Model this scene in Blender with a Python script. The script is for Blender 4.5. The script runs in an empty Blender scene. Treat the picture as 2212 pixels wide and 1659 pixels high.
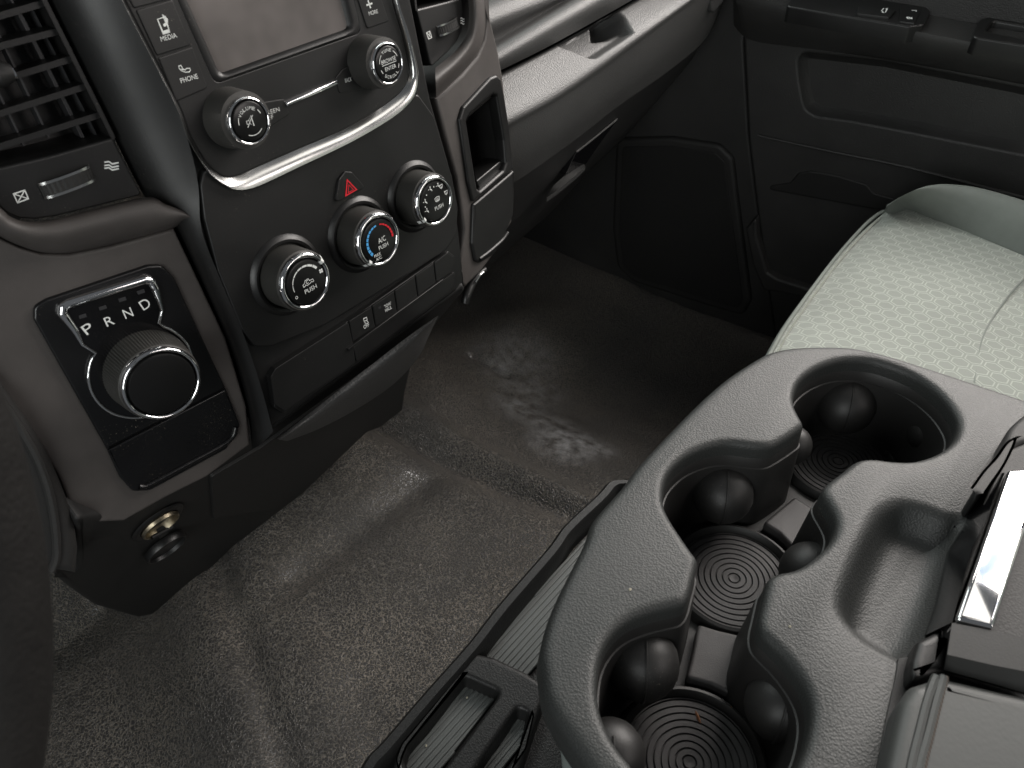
import bpy, bmesh, math, random
from mathutils import Vector, Matrix, noise
from mathutils.geometry import tessellate_polygon
random.seed(7)
R_ = math.radians
scene = bpy.context.scene
COL = scene.collection
# ---------------------------------------------------------------- camera
PITCH, YAW, FPX = R_(42.4), R_(50.2), 1700.0      # measured on a 2212 x 1659 view of the photograph
CAM = Vector((-.36, 0, .97))
FW = Vector((math.cos(PITCH)*math.sin(YAW), math.cos(PITCH)*math.cos(YAW), -math.sin(PITCH)))
RT = Vector((math.cos(YAW), -math.sin(YAW), 0))
UP = RT.cross(FW)
cd = bpy.data.cameras.new('camera'); cam = bpy.data.objects.new('camera', cd); COL.objects.link(cam)
cd.sensor_width = 36; cd.lens = 36*FPX/2212; cd.clip_start = .02; cd.clip_end = 50
cam.matrix_world = Matrix(((RT.x, UP.x, -FW.x, CAM.x), (RT.y, UP.y, -FW.y, CAM.y), (RT.z, UP.z, -FW.z, CAM.z), (0, 0, 0, 1)))
cd.dof.use_dof = True; cd.dof.focus_distance = .70; cd.dof.aperture_fstop = 14
scene.camera = cam
# ---------------------------------------------------------------- world and lamps (daylight coming in through the cab windows, and an added overhead fill)
w = bpy.data.worlds.new('World'); scene.world = w; w.use_nodes = True
w.node_tree.nodes['Background'].inputs[0].default_value = (.9, .95, 1, 1)
w.node_tree.nodes['Background'].inputs[1].default_value = .07
def area(name, loc, target, sx, sy, power, col, spread=180):
    l = bpy.data.lights.new(name, 'AREA'); l.shape = 'RECTANGLE'; l.size = sx; l.size_y = sy; l.energy = power; l.color = col
    l.spread = R_(spread)
    o = bpy.data.objects.new(name, l); COL.objects.link(o); o.location = loc
    o.rotation_euler = (Vector(target)-Vector(loc)).to_track_quat('-Z', 'Y').to_euler()
    return o
def sky_nodes(o, lo, hi, scale):
    l = o.data; l.use_nodes = True; nt = l.node_tree; N = nt.nodes; em = next(n for n in N if n.type == 'EMISSION')
    g = N.new('ShaderNodeNewGeometry'); z = N.new('ShaderNodeTexNoise'); z.inputs['Scale'].default_value = scale; z.inputs['Detail'].default_value = 5
    r = N.new('ShaderNodeValToRGB'); r.color_ramp.elements[0].position = .45; r.color_ramp.elements[1].position = .57
    r.color_ramp.elements[0].color = (*lo, 1); r.color_ramp.elements[1].color = (*hi, 1)
    nt.links.new(g.outputs['Parametric'], z.inputs['Vector']); nt.links.new(z.outputs['Fac'], r.inputs[0]); nt.links.new(r.outputs[0], em.inputs['Color'])
area('windshield_light', (.45, 1.05, 1.5), (.3, .0, .5), 1.1, .8, 6.0, (.93, 1, .97))
pw = area('passenger_window_light', (1.36, .08, 1.46), (.25, .1, .45), 1.25, .8, 66.0, (1, 1, 1)); sky_nodes(pw, (.010, .016, .030), (1, .935, .87), 9)
area('driver_door_light', (-1.1, -.15, .98), (-.2, .45, .7), .6, .7, 5.2, (.97, 1, .98))
area('rear_window_light', (.45, -1.25, 1.38), (.0, .45, .72), 1.0, .4, 4.5, (1, .92, .88))
area('overhead_fill_light', (.55, -.10, 1.46), (.4, .1, .4), .4, .3, .4, (1, .95, .88))  # added soft overhead fill, mainly to brighten what the chrome reflects
scene.view_settings.view_transform = 'Standard'; scene.view_settings.look = 'None'
scene.view_settings.exposure = 0.55; scene.view_settings.gamma = 1.0
scene.render.engine = 'CYCLES'
scene.cycles.max_bounces = 5; scene.cycles.diffuse_bounces = 3; scene.cycles.glossy_bounces = 3; scene.cycles.caustics_reflective = False; scene.cycles.caustics_refractive = False
# ---------------------------------------------------------------- frames: real planes of the cab
class Fr:
    def __init__(s, o, ax, up):
        s.o = Vector(o); s.ax = Vector(ax).normalized(); s.up = Vector(up).normalized(); s.n = s.ax.cross(s.up).normalized()
    def at(s, x, y, h=0): return s.o + s.ax*x + s.up*y + s.n*h
    def two(s, p): d = p - s.o; return (d.dot(s.ax), d.dot(s.up))
    def off(s, h): return Fr(s.o + s.n*h, s.ax, s.up)
def ray(u, v): return RT*(u-1106) - UP*(v-829.5) + FW*FPX
def hit(u, v, fr, h=0):
    d = ray(u, v); t = (fr.o + fr.n*h - CAM).dot(fr.n)/d.dot(fr.n)
    return CAM + d*t
def px(fr, pts, h=0): return [fr.two(hit(u, v, fr, h)) for u, v in pts]
CROP = dict(a=(0, 0, 1200), b=(800, 0, 1200), c=(1800, 0, 1200), d=(2800, 0, 1232), e=(0, 900, 1200), g=(900, 800, 1200), h=(1600, 900, 1200),
            i=(2800, 700, 1232), j=(0, 1700, 1200), k=(0, 2124, 1200), l=(1000, 1600, 1200), m=(1400, 2124, 1200), q=(2000, 1300, 1200),
            r=(2832, 1300, 1200), s=(2100, 2124, 1200), t=(2832, 2124, 1200))
def Q(c, *pts):
    ox, oy, w_ = CROP[c]; k = w_/2212; S = 2212/4032
    return [((ox+x*k)*S, (oy+y*k)*S) for x, y in pts]
def facet(o, yaw, tilt):
    a, t = R_(yaw), R_(tilt)
    ax = Vector((math.cos(a), -math.sin(a), 0)); hz = Vector((-math.sin(a), -math.cos(a), 0))
    n = hz*math.cos(t) + Vector((0, 0, math.sin(t)))
    return Fr(o, ax, n.cross(ax))
FC = facet((0, .447, .617), 0, 10.5)
FL = facet(hit(460, 760, FC) - facet((0, 0, 0), 8, 10.5).n*.022, 8, 10.5)
FRt = facet(hit(1000, 528, FC) - facet((0, 0, 0), -8, 10.5).n*.010, -8, 10.5)
def flat(z): return Fr((0, 0, z), (1, 0, 0), (0, 1, 0))
ZTOP = .57
# ---------------------------------------------------------------- curve helpers
def cat(pts, n=8, closed=False):
    P = [Vector(p) for p in pts]; out = []; N = len(P)
    rng = range(N) if closed else range(N-1)
    for i in rng:
        p1, p2 = P[i], P[(i+1) % N]
        p0 = P[(i-1) % N] if closed or i > 0 else p1*2-p2
        p3 = P[(i+2) % N] if closed or i+2 < N else p2*2-p1
        for k in range(n):
            t = k/n
            out.append(.5*((2*p1)+(p2-p0)*t+(2*p0-5*p1+4*p2-p3)*t*t+(3*p1-p0-3*p2+p3)*t**3))
    if not closed: out.append(P[-1])
    return out
def resample(pts, n, closed=False):
    P = [Vector(p) for p in pts]
    if closed: P = P+[P[0]]
    L = [0]
    for i in range(1, len(P)): L.append(L[-1]+(P[i]-P[i-1]).length)
    out = []; j = 0; m = n if closed else n-1
    for k in range(n):
        s = L[-1]*k/m
        while j < len(L)-2 and L[j+1] < s: j += 1
        d = L[j+1]-L[j]; out.append(P[j].lerp(P[j+1], (s-L[j])/d if d > 0 else 0))
    return out
def area2(l): return sum(l[i-1][0]*l[i][1]-l[i][0]*l[i-1][1] for i in range(len(l)))/2
def ccw(l): l = [(p[0], p[1]) for p in l]; return l if area2(l) > 0 else l[::-1]
def rnd(pts, r, seg=5):
    """closed polygon with filleted corners; r one number or one per corner"""
    P = [Vector((p[0], p[1])) for p in pts]; N = len(P); out = []
    for i in range(N):
        a, b, c = P[i-1], P[i], P[(i+1) % N]; rr = r[i] if isinstance(r, (list, tuple)) else r
        u, v = (a-b), (c-b); lu, lv = u.length, v.length; u /= lu; v /= lv
        ang = math.acos(max(-1, min(1, u.dot(v))))
        if rr <= 0 or ang > 3.0: out.append(b); continue
        d = min(rr/math.tan(ang/2), lu*.48, lv*.48); p, q = b+u*d, b+v*d
        for k in range(seg+1):
            t = k/seg; out.append(p*(1-t)**2+b*2*t*(1-t)+q*t*t)
    return [(p.x, p.y) for p in out]
def offs(l, d):
    """offset a counter-clockwise loop outwards by d"""
    N = len(l); out = []
    for i in range(N):
        a, b, c = Vector(l[i-1]), Vector(l[i]), Vector(l[(i+1) % N])
        e1, e2 = (b-a), (c-b)
        if e1.length < 1e-9: e1 = e2
        if e2.length < 1e-9: e2 = e1
        n1 = Vector((e1.y, -e1.x)).normalized(); n2 = Vector((e2.y, -e2.x)).normalized(); m = n1+n2
        if m.length < 1e-6: m = n1
        m.normalize(); k = max(.5, m.dot(n1)); out.append((b.x+m.x*d/k, b.y+m.y*d/k))
    return out
# ---------------------------------------------------------------- object helpers
def thing(name, label, cat_, loc, group=None):
    o = bpy.data.objects.new(name, None); COL.objects.link(o); o.location = loc; o.empty_display_size = .02
    o['label'] = label; o['category'] = cat_
    if group: o['group'] = group
    return o
def wloc(o):
    v = Vector((0, 0, 0))
    while o: v += o.location; o = o.parent
    return v
def obj(name, verts, faces, mat, parent=None, ang=38, kind=None):
    o0 = wloc(parent) if parent else Vector((0, 0, 0))
    me = bpy.data.meshes.new(name); me.from_pydata([tuple(Vector(v)-o0) for v in verts], [], faces)
    bm = bmesh.new(); bm.from_mesh(me); bmesh.ops.remove_doubles(bm, verts=bm.verts, dist=1e-6)
    bmesh.ops.recalc_face_normals(bm, faces=bm.faces); bm.to_mesh(me); bm.free()
    me.shade_smooth(); me.set_sharp_from_angle(angle=R_(ang))
    me.materials.append(mat); o = bpy.data.objects.new(name, me); COL.objects.link(o)
    if parent: o.parent = parent
    if kind: o['kind'] = kind
    return o
def tag(o, label, cat_, group=None):
    o['label'] = label; o['category'] = cat_
    if group: o['group'] = group
    return o
def arc(r, seg): return [(r*(1-math.sin(math.pi/2*k/seg)), r*(1-math.cos(math.pi/2*k/seg))) for k in range(seg+1)]
def plate(name, fr, outer, mat, parent=None, h=0., d=.01, r=.0015, seg=3, holes=(), hr=None, hd=None, hfloor=False, htaper=0., back=True, prof=None):
    """solid panel on a plane: outline, rounded front edge, depth d behind its face; holes with rounded lips"""
    V = []; Fc = []
    def ring(l, hh): s = len(V); V.extend(fr.at(x, y, hh) for x, y in l); return list(range(s, s+len(l)))
    def skin(a, b):
        n = len(a)
        for i in range(n): Fc.append((a[i], a[(i+1) % n], b[(i+1) % n], b[i]))
    outer = ccw(outer); pr = prof or [(-(x), h-z) for x, z in arc(r, seg)]
    first = offs(outer, pr[0][0]-r*.3-1e-4); loops = [first]; idx = [ring(first, pr[0][1])]
    prev = idx[0]
    for o_, hh in pr: cur = ring(offs(outer, o_), hh); skin(prev, cur); prev = cur
    cur = ring(offs(outer, pr[-1][0]), h-d); skin(prev, cur)
    if back and not holes:
        tri = tessellate_polygon([[Vector((x, y, 0)) for x, y in offs(outer, pr[-1][0])]])
        Fc.extend(tuple(cur[k] for k in t) for t in tri)
    hr = r if hr is None else hr; hd = d if hd is None else hd
    for hl in holes:
        hl = ccw(hl); f1 = offs(hl, hr*1.3+1e-4); loops.append(f1); a = ring(f1, pr[0][1]); idx.append(a); prev = a
        for x, z in arc(hr, max(seg, 3)): cur = ring(offs(hl, x), pr[0][1]-z); skin(prev, cur); prev = cur
        last = offs(hl, -htaper); cur = ring(last, h-hd); skin(prev, cur)
        if hfloor:
            Fc.extend(tuple(cur[k] for k in t) for t in tessellate_polygon([[Vector((x, y, 0)) for x, y in last]]))
    flat_idx = [k for l in idx for k in l]
    Fc.extend(tuple(flat_idx[k] for k in t) for t in tessellate_polygon([[Vector((x, y, 0)) for x, y in l] for l in loops]))
    return obj(name, V, Fc, mat, parent)
def lathe(name, fr, c, prof, mat, parent=None, seg=64, rmod=None, ang=38, a0=0, a1=2*math.pi):
    V = []; Fc = []; closed = a1-a0 > 6.28; m = seg if closed else seg+1
    for j, (r, h) in enumerate(prof):
        for i in range(m):
            t = a0+(a1-a0)*i/seg; rr = r*(rmod(i, j) if rmod else 1); V.append(fr.at(c[0]+rr*math.cos(t), c[1]+rr*math.sin(t), h))
    for j in range(len(prof)-1):
        for i in range(seg):
            k = (i+1) % m; Fc.append((j*m+i, j*m+k, (j+1)*m+k, (j+1)*m+i))
    return obj(name, V, Fc, mat, parent, ang)
def loft(name, rails, mat, parent=None, closed=False, ang=38, kind=None):
    m = len(rails[0]); V = [p for r in rails for p in r]; Fc = []
    for j in range(len(rails)-1):
        for i in range(m if closed else m-1):
            k = (i+1) % m; Fc.append((j*m+i, j*m+k, (j+1)*m+k, (j+1)*m+i))
    return obj(name, V, Fc, mat, parent, ang, kind)
def tube(name, pts, rad, mat, parent=None, closed=False, seg=10):
    P = [Vector(p) for p in pts]; N = len(P); rails = []
    nrm = None
    for i in range(N):
        a = P[i-1] if closed or i > 0 else P[i]; b = P[(i+1) % N] if closed or i < N-1 else P[i]
        t = (b-a).normalized()
        if nrm is None: nrm = t.orthogonal().normalized()
        nrm = (nrm - t*nrm.dot(t)).normalized(); bi = t.cross(nrm)
        rr = rad[i] if isinstance(rad, (list, tuple)) else rad
        rails.append([P[i]+(nrm*math.cos(2*math.pi*k/seg)+bi*math.sin(2*math.pi*k/seg))*rr for k in range(seg)])
    if closed: rails.append(rails[0])
    return loft(name, rails, mat, parent, closed=True)
def glyph(s):
    c = bpy.data.curves.new('t', 'FONT'); c.body = s; c.size = 1; o = bpy.data.objects.new('t', c); COL.objects.link(o)
    me = o.to_mesh(); V = [(v.co.x, v.co.y) for v in me.vertices]; Fc = [tuple(p.vertices) for p in me.polygons]
    o.to_mesh_clear(); bpy.data.objects.remove(o); bpy.data.curves.remove(c)
    x0 = min(v[0] for v in V); x1 = max(v[0] for v in V); y1 = max(v[1] for v in V if True)
    return V, Fc, x0, x1, y1
class Print:
    """flat print on a surface: letters and line icons gathered into one lettering part"""
    def __init__(s, fr, h): s.fr = fr; s.h = h; s.V = []; s.F = []
    def add(s, V, Fc):
        k = len(s.V); s.V.extend(s.fr.at(x, y, s.h) for x, y in V); s.F.extend(tuple(i+k for i in f) for f in Fc)
    def text(s, t, L, Rr, cap):
        a, b, c = (Vector(s.fr.two(hit(*p, s.fr, s.h))) for p in (L, Rr, cap))
        V, Fc, x0, x1, y1 = glyph(t); e = b-a; W_ = e.length; e /= W_; n = Vector((-e.y, e.x)); H_ = abs((c-a).dot(n))
        s.add([tuple(a+e*((x-x0)/(x1-x0)*W_)+n*(y/.73*H_)) for x, y in V], Fc)
    def textm(s, t, cx, cy, W_, H_, rot=0):
        V, Fc, x0, x1, y1 = glyph(t); co, si = math.cos(rot), math.sin(rot); out = []
        for x, y in V:
            X = ((x-x0)/(x1-x0)-.5)*W_; Y = (y/.73-.5)*H_; out.append((cx+X*co-Y*si, cy+X*si+Y*co))
        s.add(out, Fc)
    def arctext(s, t, cx, cy, rad, amid, step, H_, top=True):
        n = len(t)
        for i, ch in enumerate(t):
            k = i-(n-1)/2; a = amid - k*step if top else amid + k*step
            s.textm(ch, cx+rad*math.cos(a), cy+rad*math.sin(a), rad*step*.74, H_, a-math.pi/2 if top else a+math.pi/2)
    def line(s, pts, wd, closed=False):
        P = [Vector(p) for p in pts]; N = len(P); V = []; Fc = []
        for i in range(N):
            a = P[i-1] if closed or i > 0 else P[i]; b = P[(i+1) % N] if closed or i < N-1 else P[i]
            t = (b-a).normalized(); n = Vector((-t.y, t.x)); k = 1.
            if 0 < i < N-1 or closed:
                e = (P[i]-a).normalized(); k = 1/max(.45, abs(Vector((-e.y, e.x)).dot(n)))
            V += [tuple(P[i]+n*wd/2*k), tuple(P[i]-n*wd/2*k)]
        for i in range(N if closed else N-1): j = (i+1) % N; Fc.append((2*i, 2*i+1, 2*j+1, 2*j))
        s.add(V, Fc)
    def arcl(s, cx, cy, rad, a0, a1, wd, n=12): s.line([(cx+rad*math.cos(a0+(a1-a0)*i/n), cy+rad*math.sin(a0+(a1-a0)*i/n)) for i in range(n+1)], wd)
    def poly(s, pts): s.add(pts, [tuple(range(len(pts)))])
    def pline(s, pts, wd, closed=False): s.line([s.fr.two(hit(*p, s.fr, s.h)) for p in pts], wd, closed)
    def ppoly(s, pts): s.poly([s.fr.two(hit(*p, s.fr, s.h)) for p in pts])
    def done(s, mat, parent, name='lettering'): return obj(name, s.V, s.F, mat, parent)
# ---------------------------------------------------------------- materials
def mat(name, col, rough=.5, metal=0., spec=.5, grain=None, bump=.3, dist=.0004, mottle=0., mscale=9., rvar=0., coat=0., dust=0., dustcol=(.25, .22, .18)):
    m = bpy.data.materials.new(name); m.use_nodes = True; nt = m.node_tree; N = nt.nodes; L = nt.links
    b = N['Principled BSDF']; b.inputs['Base Color'].default_value = (*col, 1); b.inputs['Roughness'].default_value = rough
    b.inputs['Metallic'].default_value = metal; b.inputs['Specular IOR Level'].default_value = spec; b.inputs['Coat Weight'].default_value = coat
    b.inputs['Coat Roughness'].default_value = .08
    g = N.new('ShaderNodeNewGeometry'); pos = g.outputs['Position']
    cur = None
    if mottle:
        nz = N.new('ShaderNodeTexNoise'); nz.inputs['Scale'].default_value = mscale; nz.inputs['Detail'].default_value = 3; nz.inputs['Roughness'].default_value = .6; L.new(pos, nz.inputs['Vector'])
        mr = N.new('ShaderNodeMapRange'); mr.inputs[1].default_value = .3; mr.inputs[2].default_value = .7; mr.inputs[3].default_value = 1-mottle; mr.inputs[4].default_value = 1+mottle
        L.new(nz.outputs['Fac'], mr.inputs[0]); mx = N.new('ShaderNodeMix'); mx.data_type = 'RGBA'; mx.blend_type = 'MULTIPLY'; mx.inputs[0].default_value = 1
        mx.inputs[6].default_value = (*col, 1); L.new(mr.outputs[0], mx.inputs[7]); cur = mx.outputs[2]
    if dust:
        n2 = N.new('ShaderNodeTexNoise'); n2.inputs['Scale'].default_value = 900; n2.inputs['Detail'].default_value = 2; L.new(pos, n2.inputs['Vector'])
        n3 = N.new('ShaderNodeTexNoise'); n3.inputs['Scale'].default_value = 22; n3.inputs['Detail'].default_value = 3; L.new(pos, n3.inputs['Vector'])
        m1 = N.new('ShaderNodeMapRange'); m1.inputs[1].default_value = .67; m1.inputs[2].default_value = .74; L.new(n2.outputs['Fac'], m1.inputs[0])
        m2 = N.new('ShaderNodeMapRange'); m2.inputs[1].default_value = .5; m2.inputs[2].default_value = .75; L.new(n3.outputs['Fac'], m2.inputs[0])
        mm = N.new('ShaderNodeMath'); mm.operation = 'MULTIPLY'; L.new(m1.outputs[0], mm.inputs[0]); L.new(m2.outputs[0], mm.inputs[1])
        mk = N.new('ShaderNodeMath'); mk.operation = 'MULTIPLY'; L.new(mm.outputs[0], mk.inputs[0]); mk.inputs[1].default_value = dust
        mx = N.new('ShaderNodeMix'); mx.data_type = 'RGBA'; L.new(mk.outputs[0], mx.inputs[0])
        if cur: L.new(cur, mx.inputs[6])
        else: mx.inputs[6].default_value = (*col, 1)
        mx.inputs[7].default_value = (*dustcol, 1); cur = mx.outputs[2]
    if cur: L.new(cur, b.inputs['Base Color'])
    if rvar:
        nz = N.new('ShaderNodeTexNoise'); nz.inputs['Scale'].default_value = 14; nz.inputs['Detail'].default_value = 2; L.new(pos, nz.inputs['Vector'])
        mr = N.new('ShaderNodeMapRange'); mr.inputs[1].default_value = .3; mr.inputs[2].default_value = .7; mr.inputs[3].default_value = rough-rvar; mr.inputs[4].default_value = rough+rvar
        L.new(nz.outputs['Fac'], mr.inputs[0]); L.new(mr.outputs[0], b.inputs['Roughness'])
    if grain:
        kind, sc = grain; bp = N.new('ShaderNodeBump'); bp.inputs['Strength'].default_value = bump; bp.inputs['Distance'].default_value = dist
        if kind == 'leather':
            vo = N.new('ShaderNodeTexVoronoi'); vo.inputs['Scale'].default_value = sc; L.new(pos, vo.inputs['Vector'])
            mr = N.new('ShaderNodeMapRange'); mr.inputs[1].default_value = .25; mr.inputs[2].default_value = .75; mr.inputs[3].default_value = 1; mr.inputs[4].default_value = 0; L.new(vo.outputs['Distance'], mr.inputs[0]); L.new(mr.outputs[0], bp.inputs['Height'])
        else:
            vo = N.new('ShaderNodeTexNoise'); vo.inputs['Scale'].default_value = sc; vo.inputs['Detail'].default_value = 1; L.new(pos, vo.inputs['Vector']); L.new(vo.outputs['Fac'], bp.inputs['Height'])
        L.new(bp.outputs[0], b.inputs['Normal'])
    m['n'] = 1
    return m
M = {}
M['black'] = mat('satin_black_plastic', (.007, .007, .007), .42, grain=('noise', 1500), bump=.12, mottle=.15, rvar=.06, dust=.5)
M['blackr'] = mat('rough_black_plastic', (.008, .0078, .0076), .6, grain=('noise', 900), bump=.25, mottle=.2, dust=.35)
M['dark'] = mat('dark_trim_plastic', (.016, .0155, .015), .6, grain=('leather', 700), bump=.2, mottle=.2)
M['lowc'] = mat('lower_dash_plastic', (.03, .03, .03), .5, grain=('leather', 700), bump=.2, dust=.4)
M['door'] = mat('dark_door_vinyl', (.026, .0255, .025), .5, grain=('leather', 600), bump=.3, mottle=.25, dust=.3)
M['gloss'] = mat('gloss_black', (.004, .004, .0045), .12, spec=.5, rvar=.04, dust=.4)
M['glossw'] = mat('worn_gloss_black', (.005, .005, .0055), .3, spec=.5, rvar=.06, dust=1.)
M['cap'] = mat('knob_cap_black', (.006, .006, .006), .3, spec=.4)
M['rubber'] = mat('knob_rubber', (.038, .037, .034), .55, grain=('noise', 1500), bump=.2)
M['chrome'] = mat('chrome', (.85, .85, .86), .06, 1.0, rvar=.03)
M['satin'] = mat('satin_chrome', (.62, .62, .61), .2, 1.0, rvar=.05)
M['brass'] = mat('tarnished_metal', (.38, .33, .24), .35, 1.0, mottle=.5, mscale=160)
M['taupe'] = mat('taupe_plastic', (.056, .050, .047), .55, grain=('noise', 1100), bump=.25, mottle=.16, mscale=26, rvar=.08)
M['dash'] = mat('grained_dash_vinyl', (.072, .072, .071), .45, grain=('leather', 700), bump=.28, dist=.0006, mottle=.1, dust=.3)
M['pad'] = mat('grained_pad_vinyl', (.05, .05, .05), .5, grain=('leather', 420), bump=.6, dist=.0007)
M['console'] = mat('grained_console_vinyl', (.023, .0246, .0238), .5, grain=('leather', 800), bump=.24, dist=.0006, mottle=.1, mscale=14, dust=.25, dustcol=(.5, .48, .4))
M['liner'] = mat('cup_liner_plastic', (.016, .0155, .015), .5, grain=('noise', 900), bump=.2, mottle=.2, dust=.8)
M['mat'] = mat('rubber_mat', (.035, .033, .033), .55, grain=('noise', 1400), bump=.3, mottle=.25, mscale=40, dust=.8)
M['tray'] = mat('tray_black', (.010, .010, .010), .45, spec=.35, grain=('leather', 700), bump=.25, dust=.7)
M['ribbed'] = mat('tray_mat_grey', (.085, .09, .087), .5, grain=('noise', 1200), bump=.2, dust=.7)
M['white'] = mat('white_print', (.72, .74, .72), .5)
M['grey'] = mat('dim_window', (.03, .03, .032), .4)
M['red'] = mat('red_print', (.62, .012, .025), .5)
M['blue'] = mat('blue_print', (.08, .36, .72), .5)
M['screen'] = mat('dusty_screen_with_reflection', (.13, .115, .111), .22, spec=.6, mottle=.35, mscale=14, rvar=.06)  # screen's own grey and dust, lightened to carry the reflection it shows
M['leaf'] = mat('dry_leaf', (.25, .11, .05), .7)
M['crumb'] = mat('pale_crumb', (.5, .46, .36), .8)
M['seamth'] = mat('brown_thread', (.07, .055, .045), .8)
M['twill'] = mat('grey_twill', (.215, .233, .214), .85, grain=('noise', 900), bump=.3, mottle=.08, mscale=30)
M['bar'] = mat('latch_bar_plastic', (.03, .03, .029), .5, grain=('noise', 900), bump=.15)
M['pipe'] = mat('lid_vinyl', (.048, .051, .049), .5, grain=('noise', 400), bump=.15)
M['thread'] = mat('thread', (.42, .43, .38), .8)
# ---------------------------------------------------------------- floor (moulded vinyl over the tunnel)
FZ = .20
def P2(u, v, z): p = hit(u, v, flat(z)); return (p.x, p.y)
def ss(a, b, x):
    t = max(0., min(1., (x-a)/(b-a))); return t*t*(3-2*t)
def side(p, a, b):            # signed distance from line a-b, positive to the right of it when looking along it
    dx, dy = b[0]-a[0], b[1]-a[1]; l = math.hypot(dx, dy); return ((p[0]-a[0])*dy-(p[1]-a[1])*dx)/l
LA = (P2(1240, 1110, FZ), P2(830, 930, FZ)); LB = (P2(1290, 1080, FZ), P2(905, 885, FZ)); LD = (P2(620, 1659, FZ), P2(480, 1250, FZ))
LE = (P2(620, 1235, FZ), P2(960, 985, FZ)); SLOT = [P2(1020, 775, .14), P2(1095, 797, .14)]
BULGE = P2(1110, 690, .14)
def floor_z(x, y):
    p = (x, y); z = FZ
    s = side(p, *LA); s2 = side(p, *LB)
    z -= .012*ss(-.05, .0, s); z -= .009*math.exp(-((s-.002)/.013)**2); z += .014*math.exp(-((s2+.012)/.020)**2)
    z -= .10*ss(.0, .30, s2)
    ld = side(p, *LD)
    z -= .07*ss(.01, .16, -ld); z -= .010*math.exp(-(ld/.016)**2); z += .006*math.exp(-((ld-.05)/.03)**2)
    e = -side(p, *LE)                                                        # the ramp up under the stack
    left = ss(-.03, .09, ld); right = 1-ss(-.06, .01, s)
    z += .26*(math.sqrt(e*e+.0002)+e)/2*left*(.35+.65*right) - .009*math.exp(-((e+.016)/.020)**2)*left*right
    z += max(0, y-(.88 if x > .2 else .70))*.9
    z += .03*math.exp(-((x-BULGE[0])**2/.012+(y-BULGE[1])**2/.006)); 
    dx, dy = SLOT[1][0]-SLOT[0][0], SLOT[1][1]-SLOT[0][1]; l = math.hypot(dx, dy)
    t = max(0, min(1, ((x-SLOT[0][0])*dx+(y-SLOT[0][1])*dy)/l/l)); d = math.hypot(x-SLOT[0][0]-dx*t, y-SLOT[0][1]-dy*t)
    z -= .012*math.exp(-(d/.010)**2)
    z += .008*noise.noise(Vector((x*5, y*5, 1)))+.0028*noise.noise(Vector((x*15, y*15, 4)))
    return z
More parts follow.
